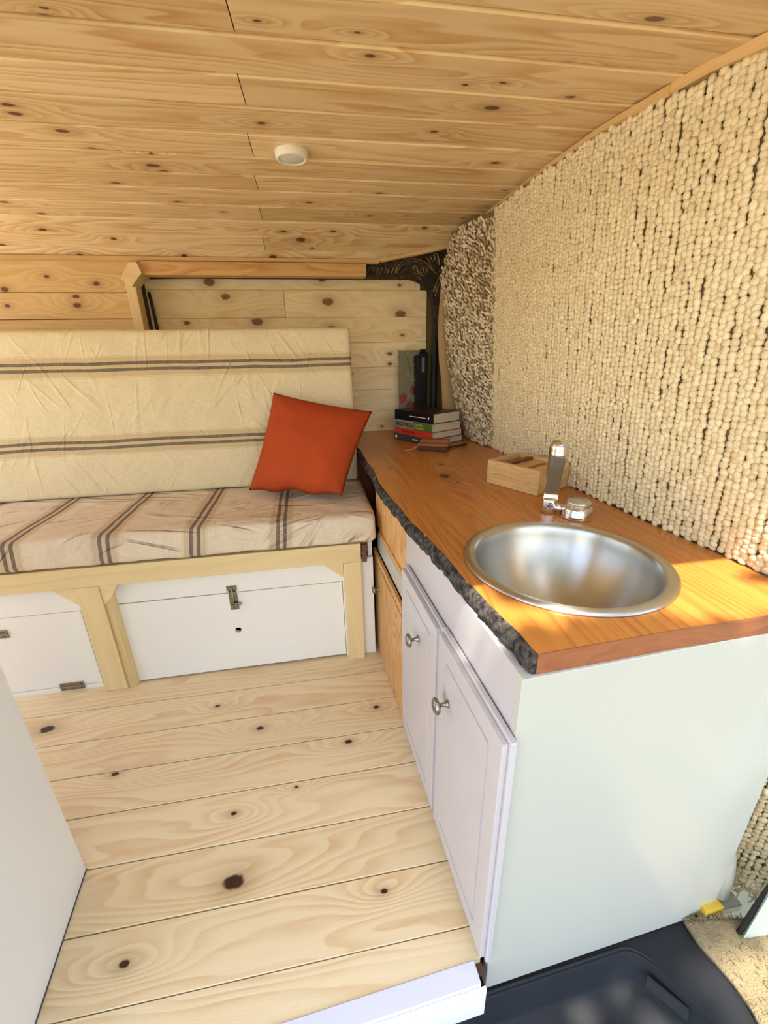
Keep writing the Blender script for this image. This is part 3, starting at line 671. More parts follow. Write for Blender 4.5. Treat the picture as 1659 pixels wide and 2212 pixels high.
# sawn end grain facing the doorway
ee = [(.2875, .4425), (.415, .4485), (.504, .4535), (.635, .4565), (.80, .4625)]
b = bmesh.new(); A_ = [b.verts.new(Vector((x, y, .7495)) - top.location) for x, y in ee]; B_ = [b.verts.new(Vector((x, y, .7145)) - top.location) for x, y in ee]
A2 = [b.verts.new(Vector((x, y + .0016, .7495)) - top.location) for x, y in ee]; B2 = [b.verts.new(Vector((x, y + .0016, .7145)) - top.location) for x, y in ee]
for i in range(4):
    b.faces.new((A_[i], A_[i + 1], B_[i + 1], B_[i])); b.faces.new((A2[i], B2[i], B2[i + 1], A2[i + 1])); b.faces.new((A_[i], A2[i], A2[i + 1], A_[i + 1])); b.faces.new((B_[i], B_[i + 1], B2[i + 1], B2[i]))
b.faces.new((A_[0], B_[0], B2[0], A2[0])); b.faces.new((A_[4], A2[4], B2[4], B_[4]))
mk('end_grain', b, 'slab_end', top)
# bark strip
b = bmesh.new(); n = 260; bl = smooth_line([tuple(q) for q in fl_], n); R_ = []
prof = [(.0005, .0), (-.003, -.003), (-.007, -.010), (-.0095, -.018), (-.010, -.027), (-.008, -.036), (-.004, -.043), (.004, -.0455), (.012, -.036)]
for i in range(n):
    x, y = bl[i]; ring = []
    thick = 1.0 + .35 * mnoise.noise(Vector((y * 11, 3, 1)))
    for k, (dx, dz) in enumerate(prof):
        q = Vector((x + dx * thick, y, .75 + dz * (1.0 if k < 3 else .93 + .22 * mnoise.noise(Vector((y * 40, 7, 2))))))
        if 0 < k < 8: q += Vector((-1, 0, .3)) * (.004 * mnoise.noise(q * 95) + .003 * mnoise.noise(q * 210))
        ring.append(b.verts.new(q - top.location))
    R_.append(ring)
for i in range(n - 1):
    for k in range(len(prof) - 1): b.faces.new((R_[i][k], R_[i][k + 1], R_[i + 1][k + 1], R_[i + 1][k]))
    b.faces.new((R_[i][-1], R_[i][0], R_[i + 1][0], R_[i + 1][-1]))
b.faces.new(R_[0]); b.faces.new(R_[-1][::-1])
mk('bark_edge', b, 'bark', top, True)

# ------------------------------------------------------------------ sink
sk = empty('sink', SC, label='round brushed steel sink bowl set into the wooden worktop', cat='sink')
pr = [(.1985, .0005), (.198, .0035), (.194, .0062), (.186, .0068), (.179, .0052), (.1745, .0015), (.173, -.004), (.171, -.012)]
for t in np.linspace(.06, 1, 18):
    r = .171 * math.cos(t * math.pi / 2) ** .8; pr.append((max(r, .020), -.012 - .145 * math.sin(t * math.pi / 2) ** 1.25))
pr.append((.018, -.1585))
bowl = mk('bowl', bm_lathe(pr, 72, origin=(0, 0, 0)), 'steel', sk, True, loc=(0, 0, 0))
ms = bowl.modifiers.new('thick', 'SOLIDIFY'); ms.thickness = .0012; ms.offset = -1
mk('drain', bm_lathe([(.0, -.1600), (.012, -.1595), (.014, -.158), (.020, -.157), (.021, -.1556), (.0, -.1562)], 28), 'hinge', sk, True)

# ------------------------------------------------------------------ faucet
fa = empty('faucet', (.640, .905, .75), label='chrome camper tap with folding spout behind the sink', cat='tap')
mk('valve_base', bm_lathe([(0, 0), (.0375, 0), (.0385, .004), (.0365, .010), (.036, .024), (.0335, .030), (.0, .031)], 40), 'chrome', fa, True)
kb = bmesh.new()
bm_lathe([(0, .031), (.026, .031), (.029, .034), (.0295, .040), (.027, .045), (.0, .047)], 24, origin=(.002, 0, 0), b=kb)
for v in kb.verts:
    ang = math.atan2(v.co.y, v.co.x - .002); rr = math.hypot(v.co.x - .002, v.co.y)
    if rr > .02: v.co.x = .002 + (rr + .0012 * math.cos(ang * 8)) * math.cos(ang); v.co.y = (rr + .0012 * math.cos(ang * 8)) * math.sin(ang)
mk('control_knob', kb, 'knobclear', fa, True)
sx, sy = -.049, .048          # spout foot relative to the valve
mk('cross_tube', bm_tube([(-.028, .022, .017), (sx + .004, sy - .004, .017)], .0115, 16), 'chrome', fa, True)
b = bm_lathe([(0, 0), (.019, 0), (.0205, .004), (.0205, .034), (.0185, .041), (0, .042)], 28, origin=(sx, sy, 0))
mk('spout_socket', b, 'chrome', fa, True)
# flattened spout arm, D-shaped section, flat side to the room
b = bmesh.new(); R_ = []
fdir = Vector((-.42, -.90, 0)).normalized(); sdir = Vector((0, 0, 1)).cross(fdir).normalized()
for t in np.linspace(0, 1, 14):
    c = Vector((sx, sy, .030)) + Vector((.006, -.004, .125)) * t
    wdt = .0195 + .0025 * t; flat_ = float(np.interp(t, [0, .1, .45, 1], [.018, .008, .0075, .0105])); ring = []
    for k in range(24):
        a_ = k * 2 * math.pi / 24; q = sdir * math.cos(a_) * wdt + fdir * math.sin(a_) * wdt
        d_ = q.dot(fdir)
        if d_ > flat_: q -= fdir * (d_ - flat_)
        ring.append(b.verts.new(c + q))
    R_.append(ring)
for i in range(13):
    for k in range(24): b.faces.new((R_[i][k], R_[i][(k + 1) % 24], R_[i + 1][(k + 1) % 24], R_[i + 1][k]))
b.faces.new(R_[0][::-1]); b.faces.new(R_[-1])
autosmooth(mk('spout_arm', b, 'chrome', fa), 30)
mk('spout_cap', bm_lathe([(0, 0), (.0225, 0), (.0232, .002), (.0232, .010), (.0226, .0115), (.0230, .013), (.0225, .022), (.0195, .031), (.014, .037), (.007, .0405), (0, .0415)], 32, origin=(sx + .006, sy - .004, .151)), 'chrome', fa, True)

# ------------------------------------------------------------------ wooden caddy beside the tap
bx = empty('wooden_box', (.624, 1.072, .7505), math.atan2(.168, -.086), 'low oak box with dark inlaid grooves against the rug behind the tap', 'box')
W_, D_, H_ = .189, -.160, .075     # local x runs along the front side away from the near corner, local -y to the wall
box('front_board', (0, -.014, 0), (W_, 0, H_), 'oak', bx, .0015)
box('back_board', (0, D_, 0), (W_, D_ + .014, H_), 'oak', bx, .0015)
box('far_board', (W_ - .016, D_ + .014, 0), (W_, -.014, H_), 'oak', bx, .0015, ga=1)
box('near_board', (0, D_ + .014, 0), (.016, -.014, H_ - .012), 'oak', bx, .0015, ga=1)
box('base_board', (.016, D_ + .014, 0), (W_ - .016, -.014, .05), 'oak', bx)
for x0, x1, h, m_ in ((.016, .055, .066, 'oak'), (.056, .078, .056, 'mahogany'), (.079, .122, .064, 'oak'), (.123, .140, .072, 'mahogany'), (.141, .1725, .058, 'mahogany')):
    box('divider', (x0, D_ + .015, .0505), (x1, -.015, h), m_, bx, .001, ga=1)

# ------------------------------------------------------------------ books, spine to the room
def book(name, loc, rz, L_, W2, T_, cover, label, spine, grp='books stacked in the corner'):
    """local x along the spine, y from spine to fore edge, origin at the spine's far end on the bottom"""
    e = empty(name, loc, rz, label, 'book', grp); t = .0022
    mk('pages', bm_box((.003, .003, t), (L_ - .003, W2 - .002, T_ - t)), 'pages', e)
    b = bm_box((0, 0, 0), (L_, W2, t), .0006); bm_box((0, 0, T_ - t), (L_, W2, T_), .0006, 1, b)
    mk('cover', b, cover[0], e)
    mk('spine', bm_box((0, -.0016, 0), (L_, .0015, T_), .0006), cover[1], e)
    for s_ in spine:
        if s_[0] == 'box': mk('spine_print', bm_box((s_[1], -.0024, s_[3]), (s_[2], -.0012, s_[4])), s_[5], e)
        else:
            _, txt, x, z, size, mat_, sq = s_
            text_obj('lettering', txt, size, mat_, e, Matrix.Translation((x, -.0026, z)) @ Matrix.Rotation(math.pi / 2, 4, 'X'), sq)
    return e
BR = math.atan2(-.236, .137); z0 = .7505
book('book', (.392, 2.035, z0), BR, .262, .196, .030, ('navy_cover', 'navy_cover'), 'slate-grey paperback at the bottom of the book stack',
     [('box', .128 + .0075 * q, .1335 + .0075 * q, .011, .0175, 'ink_white') for q in range(5)] + [('box', .008, .020, .009, .022, 'ink_white')])
z0 += .0302
book('book', (.395, 2.042, z0), BR - .03, .262, .190, .030, ('red_cover', 'red_cover'), 'bright red paperback second from the bottom of the book stack',
     [('box', .055 + .016 * q, .066 + .016 * q, .009, .021, 'red_dark') for q in range(6)])
z0 += .0302
book('book', (.384, 2.052, z0), BR - .015, .275, .186, .036, ('grey_cover', 'grey_cover'), 'paperback with grey and green lettered spine, second from the top of the stack',
     [('text', 'REGENESIS', .030, .0085, .0265, 'black', .95), ('box', .158, .2745, .0008, .0352, 'green_cover'), ('text', 'GEORGE', .168, .0200, .0125, 'lime', 1.0), ('text', 'MONBIOT', .168, .0060, .0125, 'lime', 1.0),
      ('box', .249, .258, .021, .027, 'ink_white'), ('box', .253, .257, .009, .019, 'ink_white')])
z0 += .0362
book('book', (.398, 2.05, z0), BR - .02, .262, .172, .044, ('cover_brown', 'black'), 'thick black-spined paperback on top of the book stack',
     [('box', .105, .215, .020, .0228, 'ink_white'), ('box', .229, .236, .017, .028, 'ink_white')])
# pen
tag(mk('pen', bm_tube([(.545, 1.742, .7556), (.672, 1.80, .7556)], [.0046, .0046], 8), 'leather_dk', smooth=True), 'thin dark pen lying between wallet and books', 'pen')
# wallet
wa = empty('wallet', (.435, 1.738, .7505), math.atan2(-.047, .113), 'small brown leather folding wallet on the worktop before the books', 'wallet')
mk('lower_flap', bm_box((0, 0, 0), (.128, .085, .020), .006, 3), 'leather_dk', wa, True)
mk('upper_flap', bm_box((-.001, -.001, .0205), (.129, .040, .032), .005, 3), 'leather', wa, True)
mk('spine_fold', bm_box((.001, .044, .0205), (.128, .087, .040), .007, 3), 'leather', wa, True)
mk('cord', bm_tube([(.004, .01, .022), (-.012, .004, .014), (-.028, .008, .004), (-.045, .002, .0025), (-.058, -.006, .0025)], .0022, 6), 'string', wa, True)
# painting leaning in the corner
pa = empty('painting', (.452, 2.215, .7505), math.radians(-4), 'small grey-green tulip picture leaning in the corner behind the books', 'picture')
mk('board', bm_box((0, 0, 0), (.146, .012, .405), .001), 'painting', pa)
def blob(name, cx, cz, rx, rz, mat, rot=0):
    P = []
    for k in range(18):
        a_ = k * 2 * math.pi / 18; x = rx * math.cos(a_); z = rz * math.sin(a_) * (1 + .1 * math.sin(3 * a_)); P.append(Vector((cx + x * math.cos(rot) - z * math.sin(rot), -.0012, cz + x * math.sin(rot) + z * math.cos(rot))))
    mk(name, bm_prism(P, (0, .0011, 0)), mat, pa)
blob('tulip', .022, .175, .018, .028, 'tulip', -.4); blob('tulip', .072, .215, .015, .026, 'tulip', -.2); blob('tulip', .056, .135, .019, .026, 'tulip', -.5); blob('tulip', .095, .17, .014, .022, 'tulip', .2)
mk('stem', bm_tube([(.012, -.001, .11), (.04, -.001, .155), (.085, -.001, .185), (.115, -.001, .20)], .0035, 6, flat=.3), 'leafgreen', pa, True)
mk('stem', bm_tube([(.03, -.001, .39), (.055, -.001, .33), (.062, -.001, .28)], .0018, 6, flat=.3), 'leafgreen', pa, True)
# black brush standing in front of the picture
br = empty('hand_brush', (.560, 2.185, .7505), math.radians(-8), 'black bristle brush standing upright before the tulip picture', 'brush')
mk('back', bm_box((-.012, -.010, .0), (.032, .012, .395), .006, 2), 'black', br, True)
mk('cap', bm_box((-.006, -.008, .395), (.022, .010, .408), .004, 2), 'black', br, True)
b = bmesh.new()
for z in np.arange(.012, .385, .0075):
    for yk in (-.006, 0.0, .006):
        L_ = .020 + random.uniform(-.006, .006); zz = z + random.uniform(-.003, .003)
        bm_tube([(-.010, yk, zz), (-.012 - L_, yk + random.uniform(-.003, .003), zz + random.uniform(-.006, .004))], [.0052, .0030], 5, b)
o = mk('bristles', b, 'bristle', br); o['kind'] = 'stuff'
g_ = mk('label_plate', bm_box((.002, -.0112, .30), (.016, -.0100, .37)), 'cover_brown', br)

# ------------------------------------------------------------------ bench
be = empty('bench', (-.35, 1.40, 0), label='pine-framed storage bench with white flap doors under the sofa cushions', cat='bench')
B0 = Vector(be.location)
def bbox(name, lo, hi, mat, bev=.0015, ga=0, par=be, k=None, seg=1):
    P = B0 + (Vector(par.location) if par is not be else Vector())
    o = box(name, Vector(lo) - P, Vector(hi) - P, mat, par, bev, ga, seg)
    if k: o['k1'] = [k[0] - P.x, k[1] - P.z, k[2]]
    return o
bbox('top_rail', (XL, 1.382, .434), (.137, 1.425, .506), 'frame', .003, k=(-.88, .425, .006), seg=2)
bbox('post', (-.824, 1.384, 0), (-.749, 1.43, .433), 'frame', .004, 2, seg=2)
bbox('post', (.071, 1.384, 0), (.137, 1.43, .433), 'frame', .004, 2, seg=2)
b = bmesh.new()
q = bm_prism([Vector((-.748, 1.412, 0)) - B0, Vector((-.748, 1.392, 0)) - B0, Vector((-.738, 1.390, 0)) - B0, Vector((-.728, 1.395, 0)) - B0, Vector((-.720, 1.404, 0)) - B0, Vector((-.716, 1.415, 0)) - B0, Vector((-.714, 1.43, 0)) - B0, Vector((-.748, 1.43, 0)) - B0], (0, 0, .40), b)
mk('corner_bead', b, 'frame', be, ga=2)
def gusset(pts):
    mk('gusset', bm_prism([Vector((x, 1.387, z)) - B0 for x, z in pts], (0, .014, 0)), 'frame', be)
gusset([(-.895, .433), (-.825, .433), (-.825, .368)]); gusset([(-.748, .433), (-.690, .433), (-.722, .385), (-.748, .36)]); gusset([(.0, .433), (.070, .433), (.070, .372)])
# white back board with the flap openings
def frame_panel(x0, x1, fx0, fx1, fz0, fz1):
    bbox('front_board', (x0, 1.412, fz1 + .002), (x1, 1.428, .433), 'white_flap', .0006)
    if fx0 - .002 > x0: bbox('front_board', (x0, 1.412, .0), (fx0 - .002, 1.428, fz1 + .0015), 'white_flap', .0006)
    if x1 > fx1 + .002: bbox('front_board', (fx1 + .002, 1.412, .0), (x1, 1.428, fz1 + .0015), 'white_flap', .0006)
    if fz0 > .008: bbox('front_board', (fx0 - .001, 1.412, 0), (fx1 + .001, 1.428, fz0 - .002), 'white_flap', .0006)
frame_panel(-.747, .184, -.718, .064, .006, .342)
frame_panel(XL, -.825, -1.5, -.842, .022, .331)
box('cavity_shade', Vector((XL, 1.46, .0)) - B0, Vector((.19, 1.47, .43)) - B0, 'dark', be)  # near-black sheet standing in for the shade inside the bench
box('end_board', Vector((.168, 1.43, .0)) - B0, Vector((.184, 2.18, .50)) - B0, 'white_flap', be)
box('seat_board', Vector((XL, 1.426, .49)) - B0, Vector((.18, 2.18, .504)) - B0, 'frame', be)
# flap with a finger hole
HX, HZ, HR = -.335, .180, .0115
b = bmesh.new()
o1 = [b.verts.new(Vector((x, 1.4125, z)) - B0) for x, z in ((-.718, .006), (.064, .010), (.064, .342), (-.718, .340))]
h1 = [b.verts.new(Vector((HX + HR * math.cos(a_), 1.4125, HZ + HR * math.sin(a_))) - B0) for a_ in np.linspace(0, 2 * math.pi, 24, endpoint=False)]
es = [b.edges.new((L_[i], L_[(i + 1) % len(L_)])) for L_ in (o1, h1) for i in range(len(L_))]
bmesh.ops.triangle_fill(b, use_beauty=True, edges=es); r = bmesh.ops.extrude_face_region(b, geom=b.faces[:])
bmesh.ops.translate(b, verts=[v for v in r['geom'] if isinstance(v, bmesh.types.BMVert)], vec=(0, .014, 0))
flapR = mk('flap', b, 'white_flap', be)
flapL = bbox('flap', (-1.5, 1.4125, .022), (-.842, 1.4265, .331), 'white_flap', .0006)
def hinge(par, x0, x1, z, h, vertical=False):
    P = B0 + Vector(par.location)
    b = bm_box(Vector((x0, 1.4085, z)) - P, Vector((x1, 1.4120, z + h)) - P, .0005); bm_box(Vector((x0, 1.4085, z - h)) - P, Vector((x1, 1.4120, z - .001)) - P, .0005, 1, b)
    bm_tube([Vector((x0, 1.4075, z)) - P, Vector((x1, 1.4075, z)) - P], .0026, 8, b)
    o = mk('hinge', b, 'hinge', par)
    for x in (x0 + .01, (x0 + x1) / 2, x1 - .01):
        for zz in (z + h * .55, z - h * .55):
            mk('screw', bm_lathe([(0, 0), (.0028, 0), (.0022, .0012), (0, .0014)], 8, (0, -1, 0), Vector((x, 1.4085, zz)) - P - Vector(o.location)), 'screw', o)
    return o
hinge(flapL, -.985, -.905, .0215, .016)
hinge(flapL, -1.115, -1.083, .272, .016)
# sliding latch on the right flap
P = B0 + Vector(flapR.location)
b = bm_box(Vector((-.352, 1.4085, .352)) - P, Vector((-.316, 1.412, .372)) - P, .0008); bm_box(Vector((-.348, 1.4085, .272)) - P, Vector((-.318, 1.412, .338)) - P, .0008, 1, b)
la = mk('latch', b, 'hinge', flapR)
P2 = P + Vector(la.location)
mk('bolt', bm_tube([Vector((-.333, 1.4055, .366)) - P2, Vector((-.333, 1.4055, .278)) - P2], .004, 10), 'hinge', la, True)
mk('bolt_handle', bm_tube([Vector((-.333, 1.404, .300)) - P2, Vector((-.305, 1.398, .302)) - P2], .0038, 8), 'hinge', la, True)
for zz in (.345, .29): mk('bolt_guide', bm_box(Vector((-.346, 1.402, zz - .006)) - P2, Vector((-.320, 1.411, zz + .006)) - P2, .001), 'hinge', la)
# brown bracket at the right end
bk = bbox('bracket', (.142, 1.395, .425), (.160, 1.411, .495), 'mahogany', .001, 2)
Pb = B0 + Vector(bk.location)
mk('screw', bm_tube([Vector((.139, 1.392, .463)) - Pb, Vector((.152, 1.392, .463)) - Pb], .0035, 8), 'screw', bk)

# ------------------------------------------------------------------ cushions
def soft_box(lo, hi, r, nx, ny, nz, disp, fn=None):
    """rounded block with gently uneven faces"""
    b = bmesh.new(); lo = Vector(lo); hi = Vector(hi); cache = {}
    N_ = (nx, ny, nz)
    def pt(i, j, k):
        key = (i, j, k)
        if key not in cache:
            p = Vector([lo[a_] + (hi[a_] - lo[a_]) * (key[a_] / N_[a_]) for a_ in range(3)])
            c = Vector([min(max(p[a_], lo[a_] + r), hi[a_] - r) for a_ in range(3)]); d_ = p - c
            if d_.length > 1e-9:
                d_.normalize(); p = c + d_ * r
                p += d_ * (disp * (mnoise.noise(p * 7) + .55 * mnoise.noise(p * 19)))
            cache[key] = b.verts.new(fn(p) if fn else p)
        return cache[key]
    for i in range(nx):
        for j in range(ny):
            for k in (0, nz): b.faces.new((pt(i, j, k), pt(i + 1, j, k), pt(i + 1, j + 1, k), pt(i, j + 1, k)))
    for i in range(nx):
        for k in range(nz):
            for j in (0, ny): b.faces.new((pt(i, j, k), pt(i + 1, j, k), pt(i + 1, j, k + 1), pt(i, j, k + 1)))
    for j in range(ny):
        for k in range(nz):
            for i in (0, nx): b.faces.new((pt(i, j, k), pt(i, j + 1, k), pt(i, j + 1, k + 1), pt(i, j, k + 1)))
    return b
b = soft_box((-1.75, 1.372, .5115), (.196, 1.86, .617), .022, 150, 40, 12, .0035)
tag(mk('seat_cushion', b, 'cloth_seat', None, True, uvf=lambda c: (c.x - .012 * (c.z - .6) / .1, c.y + c.z)), 'beige linen bench cushion with dark stripes running front to back', 'cushion')
# backrest: local y is thickness, local z height, leaning back
TILT = math.atan2(.118, .63)
BASE = Vector((0, 1.805, .6205))
def lean(p): return BASE + Vector((p.x, p.y * math.cos(TILT) + p.z * math.sin(TILT), -p.y * math.sin(TILT) * 0 + p.z * math.cos(TILT)))
b = soft_box((-1.75, 0, 0), (.183, .13, .640), .016, 150, 10, 50, .003, lean)
tag(mk('back_cushion', b, 'cloth_back', None, True, uvf=lambda c: ((c.z - BASE.z) / math.cos(TILT), c.x)), 'beige linen backrest cushion with two dark horizontal stripes', 'cushion')

# orange pillow
TL, TR_, BR_, BL_ = Vector((-.147, 1.842, 1.003)), Vector((.243, 1.735, .925)), Vector((.088, 1.525, .640)), Vector((-.272, 1.690, .640))
b = bmesh.new(); n = 36; S_ = []
nm = ((TR_ - TL).cross(BL_ - TL)).normalized()
if nm.y > 0: nm = -nm
for sd in (1, -1):
    g0 = []
    for i in range(n + 1):
        row = []
        for k in range(n + 1):
            u, v = i / n, k / n; a_, c_ = 2 * u - 1, 2 * v - 1
            # edges pinched in between the corners
            uu = .5 + .5 * a_ * (1 - .05 * (1 - c_ * c_) * abs(a_) ** 1.5); vv = .5 + .5 * c_ * (1 - .045 * (1 - a_ * a_) * abs(c_) ** 1.5)
            p = (TL * (1 - uu) + TR_ * uu) * (1 - vv) + (BL_ * (1 - uu) + BR_ * uu) * vv
            p.z += .007 * math.sin(u * 15 + .6) * max(0, v - .6) / .4 * (1 - abs(a_) ** 3); p.z += .016 * (abs(a_) < 1) * max(0, a_) ** 6 * max(0, c_) ** 6
            h = max(0, (1 - abs(a_) ** 2.6) * (1 - abs(c_) ** 2.6)) ** .62
            h *= (.084 if sd > 0 else .042) * (1 + .18 * (v - .4))
            h += (.006 * mnoise.noise(p * 11) + .003 * mnoise.noise(p * 26))  * (1 - max(abs(a_), abs(c_)) ** 4)
            for cu_, cv_ in ((0, 0), (1, 0), (1, 1), (0, 1)):
                du_, dv_ = u - cu_, v - cv_; rr_ = math.hypot(du_, dv_); h += .0045 * math.sin(math.atan2(abs(dv_), abs(du_) + 1e-6) * 11 + cu_ * 2 + cv_) * max(0, 1 - rr_ / .45) * min(1, rr_ / .12) * (1 - max(abs(a_), abs(c_)) ** 12)
            # gathers along the lower edge
            if v > .55: h += .008 * math.sin(u * 19 + 1.5 * math.sin(u * 7)) * ((v - .55) / .45) * (1 - v ** 10) * (1 - abs(a_) ** 4)
            row.append(p + nm * h * sd)
        g0.append(row)
    S_.append(g0)
vmap = {}
def pv(sd, i, k):
    edge = i in (0, n) or k in (0, n); key = (0 if edge else sd, i, k)
    if key not in vmap: vmap[key] = b.verts.new(S_[sd][i][k])
    return vmap[key]
for sd in (0, 1):
    for i in range(n):
        for k in range(n): b.faces.new((pv(sd, i, k), pv(sd, i + 1, k), pv(sd, i + 1, k + 1), pv(sd, i, k + 1)))
tag(mk('throw_pillow', b, 'orange', None, True), 'square burnt-orange pillow leaning on the sofa beside the worktop', 'pillow')

# ------------------------------------------------------------------ ceiling lamp
lp = empty('ceiling_lamp', (0, 1.393, 1.642), label='small round cream puck lamp on the pine ceiling', cat='lamp')
mk('ring', bm_lathe([(0, .008), (.041, .008), (.0425, .004), (.0425, -.008), (.040, -.0135), (.034, -.0145), (.0325, -.012), (0, -.012)], 40), 'lamp_ring', lp, True)
mk('diffuser', bm_lathe([(0, -.0125), (.031, -.0125), (.0322, -.0118), (0, -.0118)], 32), 'lamp_face', lp, True)

# ------------------------------------------------------------------ white cabinet at the left of the doorway
pc = empty('side_cabinet', (-.70, .50, 0), label='plain white cabinet side cut off by the left edge of the picture', cat='cabinet')
b = bm_prism([Vector((-.618, .763, .002)) - pc.location, Vector((-.576, .372, .002)) - pc.location, Vector((-.590, .372, .002)) - pc.location, Vector((-.633, .763, .002)) - pc.location], (0, 0, .86))
mk('side_panel', b, 'white_flap', pc)
box('carcass', Vector((-1.15, .37, .002)) - pc.location, Vector((-.635, .760, .858)) - pc.location, 'white', pc)
b = bm_prism([Vector((-.6165, .764, .0)) - pc.location, Vector((-.5745, .372, .0)) - pc.location, Vector((-.588, .372, .0)) - pc.location, Vector((-.631, .764, .0)) - pc.location], (0, 0, .0035))
mk('base_line', b, 'navy_cover', pc)  # thin dark strip along the foot of the side panel
box('top', Vector((-1.16, .365, .8625)) - pc.location, Vector((-.60, .765, .885)) - pc.location, 'slab', pc)

# ------------------------------------------------------------------ doorway: sill strip, step tray, side bits
si = empty('trim_8', CA, CR, kind='structure')
box('sill_strip', (-1.0, -.026, -.012), (-.026, .0115, .003), 'sill', si, .002)
box('sill_riser', (-1.0, -.032, -.095), (-.018, -.0265, -.004), 'white_flap', si)
st = empty('step_tray', (.4, .35, -.10), label='black moulded plastic step in the doorway below the cabinet', cat='step')
def rrect(x0, x1, y0, y1, r, n=7):
    P = []
    for cx, cy, a0 in ((x1 - r, y1 - r, 0), (x0 + r, y1 - r, 90), (x0 + r, y0 + r, 180), (x1 - r, y0 + r, 270)):
        for a_ in np.linspace(a0, a0 + 90, n): P.append((cx + r * math.cos(math.radians(a_)), cy + r * math.sin(math.radians(a_))))
    return P
def skew(P, z): return [Vector((x + (y - .43) * -.62 if x > .3 else x, y + (x - .26) * .045, z)) - st.location for x, y in P]
b = bmesh.new()
oo = [b.verts.new(q) for q in (Vector((-.6, -.02, -.099)) - st.location, Vector((.86, -.02, -.099)) - st.location, Vector((.86, .50, -.099)) - st.location, Vector((-.6, .50, -.099)) - st.location)]
rim = [b.verts.new(q) for q in skew(rrect(-.5, .612, .05, .425, .03), -.099)]
es = [b.edges.new((L_[i], L_[(i + 1) % len(L_)])) for L_ in (oo, rim) for i in range(len(L_))]
bmesh.ops.triangle_fill(b, use_beauty=True, edges=es)
lv = [skew(rrect(-.497, .609, .053, .422, .03), -.103), skew(rrect(-.482, .594, .068, .407, .028), -.155), skew(rrect(-.475, .585, .076, .398, .026), -.163)]
prev = rim
for L_ in lv:
    cur = [b.verts.new(q) for q in L_]
    for i in range(len(cur)): b.faces.new((prev[i], prev[(i + 1) % len(cur)], cur[(i + 1) % len(cur)], cur[i]))
    prev = cur
b.faces.new(prev)
autosmooth(mk('tread', b, 'tray', st), 50)
# raised inner platform and the slot moulded in the right-hand side
pl = skew(rrect(-.42, .50, .10, .355, .05), -.162); b = bm_prism(pl, (0, 0, .006)); mk('platform', b, 'tray', st)
mk('slot', bm_prism([Vector(q) - st.location for q in ((.612, .395, -.128), (.658, .335, -.128), (.664, .342, -.112), (.618, .402, -.112))], (-.004, -.004, 0)), 'slot', st)
mk('rim_bead', bm_tube(skew(rrect(-.506, .618, .044, .431, .032), -.0985)[:16], .004, 6), 'tray', st, True)
# carpet offcut
ca = empty('carpet_offcut', (.82, .38, -.09), label='tan fuzzy carpet offcut over the sill at the lower right corner', cat='carpet')
def carp(u, v):
    x0 = .757 + .012 * math.sin(v * 5); y = .262 + v * .20
    return Vector((x0 + u * .20 + .01 * v, y - u * .055, -.086 + .016 * min(1, u * 2.5) + .012 * u + .006 * mnoise.noise(Vector((u * 5, v * 6, 0)))))
o = sheet('pile', carp, np.linspace(0, 1, 22), np.linspace(0, 1, 22), (0, 0, -.012), 'carpet', ca)
b = bmesh.new()
for i in range(420):
    u, v = random.random(), random.choice((0.995, random.random()))
    q = carp(u, v) - ca.location; d_ = Vector((random.gauss(-.3, .5), random.gauss(.5, .5), random.uniform(.3, 1))).normalized() * random.uniform(.006, .013)
    bm_tube([q, q + d_], [.0012, .0004], 4, b, cap=False)
o = mk('tufts', b, 'carpet', ca); o['kind'] = 'stuff'
tag(mk('foam_block', bm_box((.798, .452, -.098), (.846, .484, -.056), .003, 2), 'yellow'), 'yellow foam block wedged between carpet offcut and cabinet', 'foam')
tag(mk('metal_plate', bm_box((.850, .456, -.098), (.905, .50, -.074), .002), 'grey_plate'), 'grey galvanised plate beside the yellow foam block', 'plate')
mk_ = mk('pipe_sleeve', bm_tube([(.858, .492, -.055), (.862, .494, .01), (.868, .50, .06)], [.030, .026, .018], 14), 'white', smooth=True)
tag(mk_, 'white rounded plastic sleeve at the lower corner of the end panel', 'sleeve')
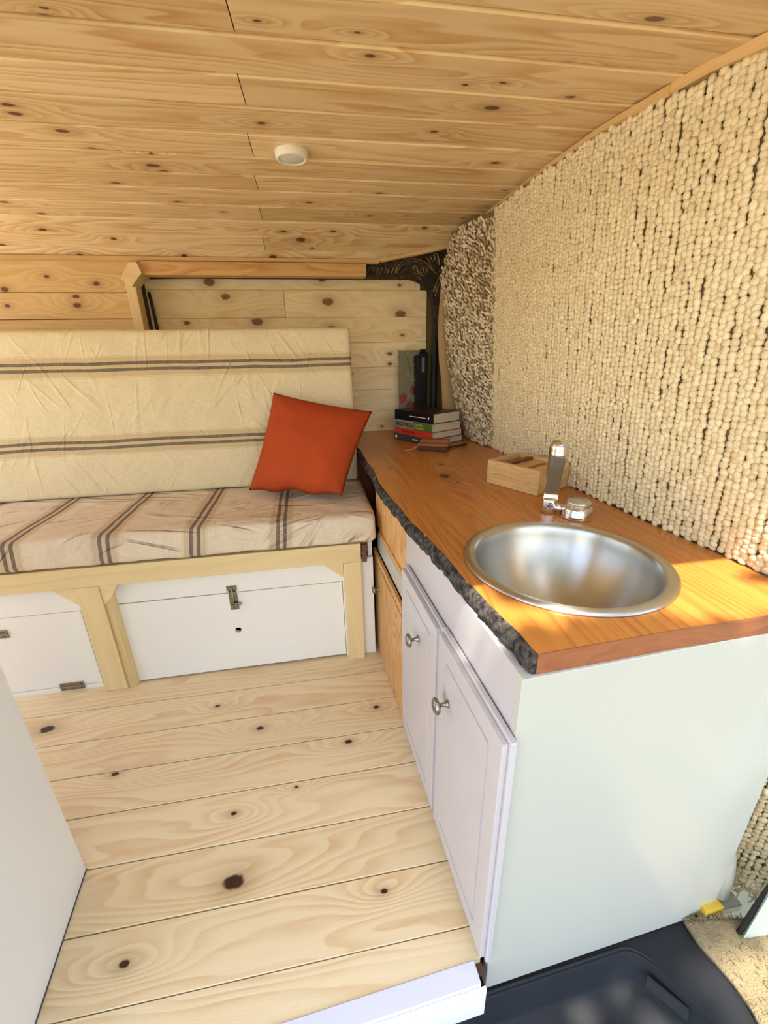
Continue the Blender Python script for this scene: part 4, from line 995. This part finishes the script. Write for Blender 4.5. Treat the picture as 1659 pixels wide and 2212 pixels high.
# door pillar: painted metal and black seal
tag(mk('pillar_panel', bm_prism([Vector(q) for q in ((.842, .402, -.080), (.98, .385, -.10), (1.02, .385, .30), (.93, .402, .26), (.858, .402, .09))], (.02, .02, 0)), 'body'), 'pale green painted door pillar at the right edge above the carpet', 'pillar')
tag(mk('pillar_seal', bm_tube([(.836, .412, -.092), (.846, .412, -.05), (.856, .412, .02), (.872, .412, .10), (.915, .412, .22)], .0055, 8), 'rubber', smooth=True), 'black rubber strip slanting beside the pale green pillar', 'rubber strip')
# loose lower end of a rug with fringe
lr = empty('rug_end', (.93, .50, -.06), label='frayed jute rug end hanging beside the white end panel', cat='rug')
items = []
def low_pt(s, z): return Vector((.905 + .05 * s + (z) * .05, .585 - s * .16, z))
s = 0
while s <= 1:
    z = -.02 - .03 * math.sin(s * 3) + random.uniform(0, .012)
    while z < .50:
        p_ = low_pt(s, z); tl = random.gauss(.5, .3); tz = Vector((.05, 0, 1)); tx = Vector((.3, -.95, 0)); ou = Vector((-.95, -.3, .05)).normalized()
        al = (tz * math.cos(tl) + tx * math.sin(tl)).normalized(); ac = al.cross(ou).normalized()
        items.append((p_ + ou * random.gauss(.003, .002), ac, al, ou, (random.uniform(.005, .0075), random.uniform(.009, .013), .006), min(1, max(0, random.gauss(.6, .25)))))
        z += random.uniform(.012, .015)
    s += .075
knot_mesh('weave', items, 'jute', lr, (.93, .5, .2))
sheet('backing', lambda u, v: low_pt(u, v) + Vector((.003, 0, 0)), np.linspace(0, 1, 5), np.linspace(-.03, .5, 8), (.006, .002, 0), 'jute_back', lr)
b = bmesh.new()
for i in range(60):
    s = random.random(); q = low_pt(s, -.02 - .03 * math.sin(s * 3)) - lr.location + Vector((-.004, -.002, 0)); P_ = [q]
    d_ = Vector((random.gauss(-.1, .4), random.gauss(-.2, .5), -1))
    for k in range(5): d_ = (d_ + Vector((random.gauss(0, .5), random.gauss(0, .5), random.gauss(.1, .3)))).normalized(); P_.append(P_[-1] + d_ * random.uniform(.006, .012))
    bm_tube(P_, [.0028, .0026, .0023, .002, .0016, .0008], 5, b, cap=False)
o = mk('fringe', b, 'fringe', lr, True); o['kind'] = 'stuff'
